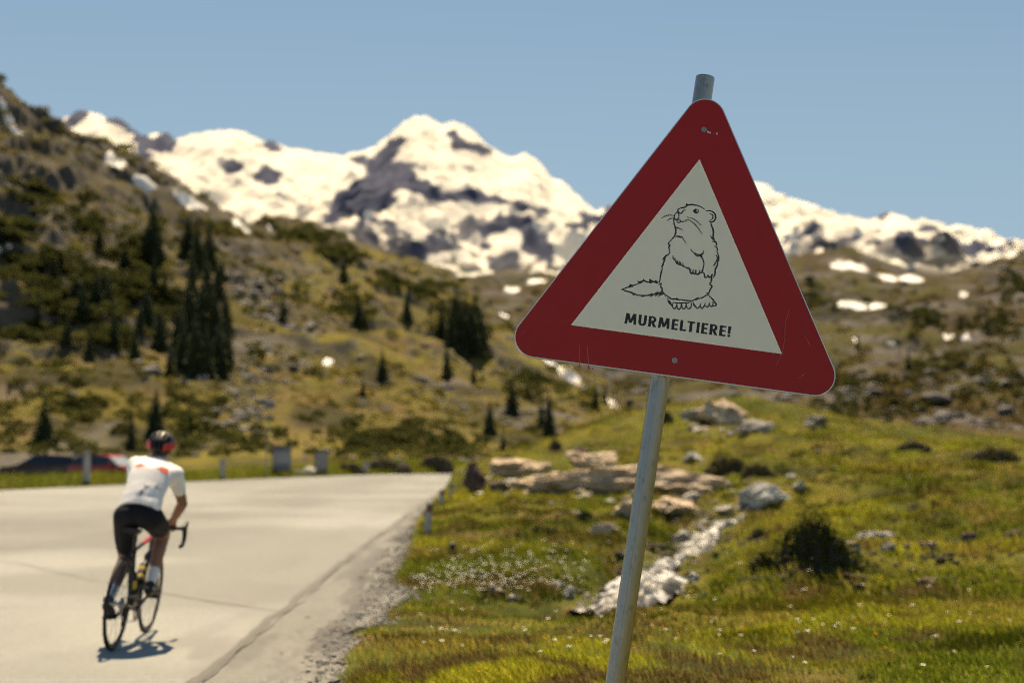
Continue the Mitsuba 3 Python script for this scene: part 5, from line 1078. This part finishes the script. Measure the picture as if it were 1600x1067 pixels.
for i, (px, py, w, h_, lab, tone, n_) in enumerate([(1278, 890, 150, 98, 'big dark round juniper bush in the right meadow', DK, 4200), (1210, 893, 84, 44, 'low dark bush in front left of the big juniper', DK, 1900), (1258, 896, 50, 22, 'small olive tuft bush at the foot of the big juniper', OL, 900), (1140, 738, 78, 42, 'low olive bush on the slope below the knoll outcrop', OL, 1500), (1185, 745, 58, 30, 'darker low bush right of the olive bush below the knoll', DK, 1200),
        (1040, 662, 34, 30, 'dark bush on the knoll just right of the post', DK, 700), (1100, 650, 26, 12, 'dark tuft behind the knoll outcrop', DK, 300), (1555, 722, 110, 34, 'wide dark scrub at the far right meadow edge', DK, 1500), (1430, 702, 60, 20, 'dark scrub on the meadow crest right of centre', DK, 700), (915, 815, 40, 24, 'green cushion of grass left of the post', ((.03, .05, .008), (.05, .08, .014)), 900), (960, 842, 30, 20, 'dark tuft beside the little fall left of the post', DK, 600),
        (850, 835, 66, 22, 'low dark cushion shrub in the left meadow', OL, 900), (880, 872, 60, 24, 'dark hollow tuft above the white flowers', DK, 800), (1190, 840, 44, 22, 'low dark tuft left of the big juniper', DK, 600), (1390, 905, 44, 14, 'low dark tuft right below the juniper', DK, 400), (795, 725, 30, 22, 'green shrub on the bank above the road end', OL, 500), (868, 705, 26, 26, 'olive shrub on the left rim of the knoll', OL, 400), (600, 738, 90, 34, 'dark scrub at the slope foot behind the road bend', DK, 1200), (680, 738, 70, 38, 'second dark scrub at the slope foot near the road end', DK, 1100), (545, 738, 50, 24, 'dark scrub behind the road, right of the boards', DK, 700)]):
    bush(px, py, w, h_, lab, *tone, n=n_, seed=100 + i)

# ------------------------------------------------------------------ the stream
def water_col(p, n, uv):
    f = fbm(p.x * 7, p.y * 5, p.z * 9, 4)
    return mix((0.030, 0.032, 0.032), (0.46, 0.455, 0.44), smoothstep(0.525, 0.60, f))
bsdf('m_water', two({'type': 'principled', 'base_color': proc(water_col), 'roughness': 0.5, 'specular': 0.35}))
def stream_mesh():
    L = np.r_[0, np.cumsum(np.linalg.norm(np.diff(STREAM[:, :2], axis=0), axis=1))]; s_ = np.arange(0, L[-1], .035)
    cx, cy = np.interp(s_, L, STREAM[:, 0]), np.interp(s_, L, STREAM[:, 1])
    from scipy.ndimage import gaussian_filter1d
    cx, cy = gaussian_filter1d(cx, 8), gaussian_filter1d(cy, 8)
    t = np.stack([np.gradient(cx), np.gradient(cy)], 1); t /= np.linalg.norm(t, axis=1, keepdims=True)
    fr = s_ / L[-1]; w = np.interp(fr, [0, .12, .30, .42, .48, .55, .68, .76, .86, 1], [.10, .30, .50, .42, .10, .12, .34, .22, .62, .5]) * (.7 + .6 * fb(np.stack([s_ * .8, 0 * s_, 0 * s_], -1), 3, 8))
    e = np.linspace(-1, 1, 27)
    X, Y = cx[:, None] - t[:, 1:2] * e * w[:, None] * .62, cy[:, None] + t[:, 0:1] * e * w[:, None] * .62
    base = gaussian_filter1d(G(cx, cy), 6)[:, None] + .05 + np.interp(fr, [0, .5, .62, .72, .8, 1], [.02, .03, .06, .05, .15, .16])[:, None]
    st = (fb(np.stack([s_ * 1.5, 0 * s_, 0 * s_], -1), 2, 3) - .5)[:, None] * .06
    Z = base + st + (fb(np.stack([X * 8, Y * 8, 0 * X], -1), 4, 17) - .5) * .13 - .10 * np.abs(e)[None] ** 3
    Z = np.maximum(Z, G(X, Y) - .02 + .05 * (fb(np.stack([X * 11, Y * 11, 0 * X + 5], -1), 3, 9) - .35))
    return grid_mesh(X, Y, Z)
obj('stream', stream_mesh(), 'm_water', smooth=True, kind='structure', label='small white rushing stream tumbling between rocks')

# ------------------------------------------------------------------ grass and flowers
def make_grass():
    r = np.random.default_rng(77)
    n = 520000
    u = r.uniform(-.20, .50, n); y = np.exp(r.uniform(math.log(5.0), math.log(58), n)); x = u * y
    vg = curve(y, VERGE) + ragged(y, .30, 1.6) * 0.6
    ok = (x > vg + .02 + r.exponential(.06, n)) & (dist_to_polyline(x, y, STREAM_LINE) > .46 + .2 * r.random(n) + .10 * (y < 15.5))
    pt = np.stack([x, y, 0 * x], -1)
    dens = fb(pt * .9, 3, 71); ok &= r.random(n) < np.clip(.25 + (dens - .35) * 3.2, .12, 1)
    x, y, pt = x[ok], y[ok], pt[ok]; n = len(x); z = G(x, y)
    sz_ = np.clip(y / 12, .8, 3.2) ** .8
    tall = fb(pt * .45, 3, 72)
    h = (.025 + .06 * np.clip((tall - .38) * 3, 0, 1) + .035 * r.random(n)) * np.clip(sz_, .8, 1.5); w = .0042 * sz_ * r.uniform(.7, 1.4, n) * 1.25
    az = r.uniform(0, 6.283, n); lean = r.uniform(.1, .75, n) * h; hd_ = r.uniform(0, 6.283, n) * .5 + 1.0
    dx, dy = np.cos(az), np.sin(az); bx, by = np.cos(hd_), np.sin(hd_)
    b = np.stack([x, y, z - .01], 1); sd = np.stack([dx * w, dy * w, 0 * w], 1); mid = b + np.stack([bx * lean * .35, by * lean * .35, h * .6], 1); tip = b + np.stack([bx * lean, by * lean, h], 1)
    V = np.stack([b - sd, b + sd, mid - sd * .75, mid + sd * .75, tip], 1).reshape(-1, 3)
    i = np.arange(n)[:, None] * 5
    F = np.stack([i + [0, 1, 3], i + [0, 3, 2], i + [2, 3, 4]], 1).reshape(-1, 3)
    hue = fb(pt * .35 + 3, 4, 73); dry = np.clip((fb(pt * 1.1 + 9, 3, 74) - .5) * 4 + r.normal(0, .35, n), 0, 1)[:, None]; q = np.clip((hue - .36) * 4 + r.normal(0, .25, n), 0, 1)[:, None]
    c = np.array([.14, .18, .015]) * (1 - q) + np.array([.40, .385, .030]) * q; c = c * (1 - dry * .8) + np.array([.30, .215, .06]) * dry * .8
    dark = np.clip((fb(pt * 1.3 + 21, 4, 75) - .50) * 7, 0, 1)[:, None]; c = c * (1 - dark * .62); brown = np.clip((fb(pt * 1.9 + 33, 3, 76) - .60 + .13 * np.clip((1.2 - x) / 1.5, 0, 1) * np.clip((14 - y) / 4, 0, 1) + .04 * np.clip((11 - y) / 3, 0, 1)) * 9, 0, 1)[:, None]; c = c * (1 - brown) + np.array([.165, .12, .04]) * brown
    c = c * r.uniform(.75, 1.25, (n, 1)); c[r.random(n) < .03] = [.34, .27, .10]
    k = obj('grass', trimesh.Trimesh(V, F, process=False), 'm_leafy', color=np.repeat(c, 5, 0)); tag(k, 'thin green and yellowish meadow grass beside the road', 'grass', kind='stuff')
    # far bank behind the road bend
    n = 26000; x = r.uniform(-30, -2.4, n); fe = np.interp(x, [-60, -18.6, -16.6, -14.2, -11.25, -7.7, -2.62], [20, 37.5, 44.5, 52.6, 62.5, 71, 76]); y = fe + .5 + r.exponential(3.5, n); z = G(x, y)
    h = .10 + .22 * r.random(n); w = .018 * r.uniform(.7, 1.4, n); az = r.uniform(0, 6.28, n)
    b = np.stack([x, y, z - .02], 1); sd = np.stack([np.cos(az) * w, np.sin(az) * w, 0 * w], 1); tip = b + np.stack([r.normal(0, .06, n), r.normal(0, .06, n), h], 1)
    V = np.stack([b - sd, b + sd, tip], 1).reshape(-1, 3); c = np.array([.11, .15, .014]) + np.array([.10, .06, .008]) * r.random((n, 1)); c *= r.uniform(.75, 1.2, (n, 1))
    k = obj('bank_grass', trimesh.Trimesh(V, np.arange(3 * n).reshape(-1, 3), process=False), 'm_leafy', color=np.repeat(c, 3, 0)); tag(k, 'green grass on the low bank behind the road bend', 'grass', kind='stuff')
make_grass()
def flower_mesh():
    a = np.arange(6) * math.pi / 3; V = [[0, 0, .012]] + [[math.cos(t), math.sin(t), .25] for t in a]
    return trimesh.Trimesh(V, [[0, 1 + i, 1 + (i + 1) % 6] for i in range(6)], process=False)
def flowers(name, spots, color, label, size, seed):
    r = np.random.default_rng(seed); pts = [hit(px + r.normal(0, sx_), py + r.normal(0, sy_)) + [0, 0, r.uniform(.06, .18)] for px, py, sx_, sy_, n_ in spots for _ in range(n_)]
    p = np.array(pts); c = np.array(color) * r.uniform(.85, 1.1, (len(p), 1))
    p = p[p[:, 0] > curve(p[:, 1], VERGE) + .1]; c = c[:len(p)]
    m, c = scatter([flower_mesh()], p, size * r.uniform(.6, 1.4, len(p)) * np.clip(p[:, 1] / 14, .8, 1.6), r.uniform(0, 6.28, len(p)), np.zeros(len(p), int), c)
    k = obj(name, m, 'm_shrub', color=c); tag(k, label, 'flowers', kind='stuff')
flowers('white_flowers', [(730, 912, 40, 10, 110), (830, 905, 40, 14, 90), (660, 925, 20, 8, 30), (770, 930, 50, 8, 60), (800, 880, 60, 14, 40), (1150, 1000, 220, 40, 40), (800, 1000, 120, 30, 30), (1300, 940, 200, 40, 40), (900, 700, 100, 30, 30)], (.72, .71, .66), 'white meadow flowers in drifts along the road side of the stream', .017, 81)
flowers('orange_flowers', [(800, 1010, 110, 25, 40), (600, 980, 25, 25, 18), (790, 840, 60, 25, 40), (1200, 1000, 220, 35, 40), (1400, 900, 200, 60, 40)], (.62, .25, .02), 'small orange and yellow flowers dotted in the meadow', .011, 82)

# ------------------------------------------------------------------ guide posts, boards, the pole and the parked cars
pr('m_post_white', (0.40, 0.39, 0.36), 0.6)
pr('m_post_black', (0.02, 0.02, 0.022), 0.6)
pr('m_reflector', (0.45, 0.10, 0.05), 0.3)
pr('m_board', proc(lambda p, n, uv: mix((0.10, 0.105, 0.115), (0.19, 0.195, 0.205), fbm(p.x * 3, p.y * 3, p.z * 6, 3))), 0.5)
pr('m_board_white', (0.28, 0.28, 0.285), 0.5)
pr('m_wood', (0.06, 0.045, 0.035), 0.85)
def guide_post(q, h, w, label, tilt=0.0, plain=False, group=None):
    t = thing('guide_post', label, 'post', group); a = math.degrees(tilt)
    M = T().translate(list(q)).rotate([0, 1, 0], a)
    body = Polygon([(-w / 2, -w * .3), (-w * .2, -w * .42), (w * .2, -w * .42), (w / 2, -w * .3), (w * .25, w * .4), (-w * .25, w * .4)])
    def seg(z0, z1, g=0.0): return extrude(body.buffer(g), z0, z1)
    cut_ = .92 if plain else .74
    obj('body', seg(h * .10 if plain else -.15, h * cut_), 'm_post_white', t, smooth=False, tw=M)
    if plain: obj('foot', seg(-.15, h * .10, .004), 'm_post_black', t, smooth=False, tw=M)
    obj('black_band', seg(h * cut_, h * .96, .002), 'm_post_black', t, smooth=False, tw=M)
    top = seg(h * .96, h); v = top.vertices.copy(); v[:, 2] += np.where(v[:, 2] > h * .97, -v[:, 1] * .5, 0); top.vertices = v
    obj('cap', top, 'm_post_white', t, smooth=False, tw=M)
    if not plain: obj('reflector', box(w * .38, .008, h * .13, (0, -w * .43, h * .84), .003), 'm_reflector', t, smooth=False, tw=M)
for px, py, top, w, lab, tl in [(136, 757, 707, 11, 'white guide post on the left grass bank in front of the parked cars', 0.0), (348, 750, 719, 8, 'white guide post on the grass bank right of the cyclist', 0.0), (572, 741, 722, 7, 'small white guide post at the far bend behind the road', 0.0),
                                (667, 833, 788, 10, 'short dark topped guide post at the right road edge', .10), (689, 790, 766, 7, 'second short guide post further along the right road edge', .08), (705, 777, 757, 6, 'third and farthest short guide post along the right road edge', .05)]:
    q = hit(px, py); k = q[1] / FPX; guide_post(q, (py - top) * k, w * k, lab, tl, px < 600)
q = hit(707, 866); k = q[1] / FPX
t = thing('marker_stub', 'small dark marker stub in the grass right of the road', 'post')
obj('stake', tube([q - [0, 0, .1], q + [0, 0, 17 * k]], 4.5 * k, 10), 'm_post_black', t, smooth=30); obj('cap', tube([q + [0, 0, 17 * k], q + [0, 0, 18.5 * k]], [5 * k, 3.5 * k], 10), 'm_galv', t, smooth=30)
def board(px, py, w, h_, lab, rows, yaw=0.15):
    q = hit(px, py); k = q[1] / FPX; W, H_ = w * k, h_ * k; M = T().translate(q.tolist()).rotate([0, 0, 1], math.degrees(yaw))
    t = thing('roadside_board', lab, 'board')
    for s_ in (-1, 1): obj('leg', box(.07, .07, H_ * 1.02 + .2, (s_ * W * .44, .06, H_ * .5 - .1), .01), 'm_wood', t, tw=M)
    p_ = obj('panel', box(W * .94, .05, H_ * .80, (0, 0, H_ * .56), .008), 'm_board', t, tw=M)
    for a_, b_, c_ in ((W, .07, H_ * .985), (W, .07, H_ * .145)): obj('frame_rail', box(a_, .075, b_, (0, 0, c_), .01), 'm_wood', t, tw=M)
    for i in range(rows): obj('plate', box(W * .86, .02, H_ * .62 / rows * .62, (0, -.04, H_ * .26 + H_ * .62 * (i + .5) / rows), .004), 'm_board_white', p_, tw=M)
board(440, 742, 30, 46, 'grey framed information board beside the road bend', 1)
board(502, 743, 20, 40, 'narrow board with pale stacked plates right of the grey board', 5)
q = hit(416, 745); k = q[1] / FPX
t = thing('mast', 'thin pale mast standing behind the grey information board', 'pole')
obj('pole', tube([q - [0, 0, .2], q + [.02, 0, 60 * k], q + [.25, 0, 175 * k]], [.035, .03, .02], 8), 'm_galv', t, smooth=30); obj('lamp_box', box(.45, .3, .35, q + [.12, 0, 112 * k], .03), 'm_board', t)

def car(x, y, yaw, paint, label):
    """a parked hatchback: body with shoulder line and tapered cabin, glass, wheels, lights"""
    z = float(G(x, y))
    M = T().translate([x, y, z]).rotate([0, 0, 1], math.degrees(yaw))
    t = thing('parked_car', label, 'car')
    L, W = 4.15, 1.74
    lower = [(-2.07, .32), (-2.05, .62), (-1.98, .86), (-1.2, .96), (-.9, .98), (1.5, .95), (1.98, .90), (2.06, .72), (2.07, .40), (1.95, .24), (1.72, .24)] 
    arch = lambda cx: Point(cx, .31).buffer(.36, quad_segs=8)
    side = Polygon([(-2.07, .30), (-2.05, .62), (-1.96, .84), (-1.15, .95), (1.55, .97), (1.98, .92), (2.06, .74), (2.05, .36), (1.9, .22), (-1.95, .22)]).difference(union_all([arch(-1.3), arch(1.25)]))
    b = trimesh.creation.extrude_polygon(side.segmentize(.15), W, engine='earcut'); b.apply_translation([0, 0, -W / 2]); v = b.vertices.copy()
    v = np.stack([v[:, 0], v[:, 2], v[:, 1]], 1); f = np.clip((np.abs(v[:, 0]) - 1.5) / .57, 0, 1); v[:, 1] *= 1 - .14 * f ** 2; v[:, 1] *= 1 - .05 * np.clip((v[:, 2] - .7) / .25, 0, 1)
    bd = obj('body', trimesh.Trimesh(v, b.faces[:, ::-1], process=False), paint, t, smooth=30, tw=M)
    def cabin(pts, w0, w1, z0=.94, z1=1.46):
        p_ = Polygon(pts).segmentize(.3); m = trimesh.creation.extrude_polygon(p_, 2.0, engine='earcut'); m.apply_translation([0, 0, -1]); v = m.vertices.copy(); v = np.stack([v[:, 0], v[:, 2], v[:, 1]], 1)
        v[:, 1] *= (w0 + (w1 - w0) * np.clip((v[:, 2] - z0) / (z1 - z0), 0, 1)) / 2; return trimesh.Trimesh(v, m.faces[:, ::-1], process=False)
    obj('roof', cabin([(-.42, 1.38), (-.30, 1.44), (.3, 1.47), (1.1, 1.44), (1.62, 1.36), (1.60, 1.33), (-.40, 1.35)], 1.60, 1.22), paint, t, smooth=30, tw=M)
    obj('window', cabin([(-1.12, .94), (-.40, 1.36), (.3, 1.42), (1.2, 1.39), (1.60, 1.33), (1.84, .96)], 1.62, 1.24), 'm_glass_dark', t, smooth=25, tw=M)
    for s_ in (-1, 1):
        for cx in (-1.3, 1.25):
            w_ = f'{t}__wheel'; w_ = newkey(w_)
            ty = trimesh.creation.annulus(.19, .31, .19, sections=32); ty.apply_transform(trimesh.transformations.rotation_matrix(math.pi / 2, [1, 0, 0])); ty.apply_translation([cx, s_ * .76, .31]); obj('tyre', ty, 'm_tyre', w_, smooth=30, tw=M)
            hb = trimesh.creation.cylinder(radius=.19, height=.12, sections=24); hb.apply_transform(trimesh.transformations.rotation_matrix(math.pi / 2, [1, 0, 0])); hb.apply_translation([cx, s_ * .79, .31]); obj('rim', hb, 'm_steel', w_, smooth=30, tw=M)
        obj('headlight', box(.14, .34, .13, (-1.96, s_ * .58, .70), .03), 'm_lamp_glass', t, tw=M); obj('tail_light', box(.10, .22, .2, (1.99, s_ * .62, .80), .03), 'm_reflector', t, tw=M)
        obj('mirror', box(.12, .2, .13, (-.72, s_ * .92, 1.0), .03), paint, t, tw=M); obj('pillar', tube([(.45, s_ * .80, .95), (.48, s_ * .63, 1.40)], .035, 6), 'm_black', t, tw=M)
    obj('bumper', box(.16, 1.56, .2, (-1.99, 0, .40), .05), paint, t, tw=M); obj('windscreen', cat([trimesh.Trimesh([(-1.10, -.72, .962), (-1.10, .72, .962), (-.43, .58, 1.368), (-.43, -.58, 1.368)], [[0, 1, 2], [0, 2, 3]], process=False)]), 'm_screen', t, tw=M)
pr('m_glass_dark', (0.02, 0.024, 0.03), 0.08, spec=0.6)
pr('m_screen', (0.25, 0.28, 0.30), 0.12, spec=0.8)
pr('m_lamp_glass', (0.6, 0.6, 0.58), 0.1, spec=0.8)
pr('m_car_maroon', (0.045, 0.008, 0.012), 0.25, clearcoat=1.0)
pr('m_car_dark', (0.012, 0.014, 0.02), 0.25, clearcoat=1.0)
pr('m_car_red', (0.34, 0.022, 0.022), 0.25, clearcoat=1.0)
for px, y, yaw, paint, lab in [(66, 74, 0.15, 'm_car_maroon', 'dark maroon car parked at the far left behind the grass bank'), (118, 80, 1.15, 'm_car_dark', 'dark car parked between the maroon and the red car'), (172, 72, 2.75, 'm_car_red', 'red car with bright windscreen parked just left of the cyclist')]:
    car(float(P(px, 715, y)[0]), y, yaw, paint, lab)

# ------------------------------------------------------------------ dark clods and tussocks along the little eroded banks
ground_scatter('soil_clods', [(1200, 903, 26, 4, 70), (1260, 893, 30, 4, 70), (1320, 884, 26, 4, 60), (1440, 868, 60, 5, 60), (1540, 850, 40, 6, 50), (1300, 912, 40, 4, 40), (1180, 842, 30, 6, 50), (1010, 845, 26, 8, 40), (880, 868, 40, 6, 60), (1330, 960, 60, 5, 30), (1480, 905, 40, 5, 40), (1430, 800, 60, 5, 30)], stones, 'm_stone', 'dark peaty clods along eroded turf banks', 'soil', .018, .07, (3, 11), .55, 63)
ground_scatter('slab_stones', [(870, 760, 60, 10, 120), (960, 765, 70, 10, 110), (1070, 770, 50, 10, 70), (800, 762, 26, 10, 60), (1120, 668, 50, 8, 30)], stones, 'm_stone', 'light tan rubble lying around the pale slabs', 'stones', .22, .50, (3, 13), .6, 64)
ground_scatter('tussock', [(1150, 720, 120, 20, 60), (1350, 800, 140, 30, 90), (900, 830, 70, 24, 70), (1480, 900, 100, 50, 70), (1150, 880, 90, 30, 60), (800, 780, 30, 20, 30)], bl2, 'm_leafy', 'dark green tussocks scattered in the meadow', 'tussocks', .06, .13, (4, 13), .6, 65)
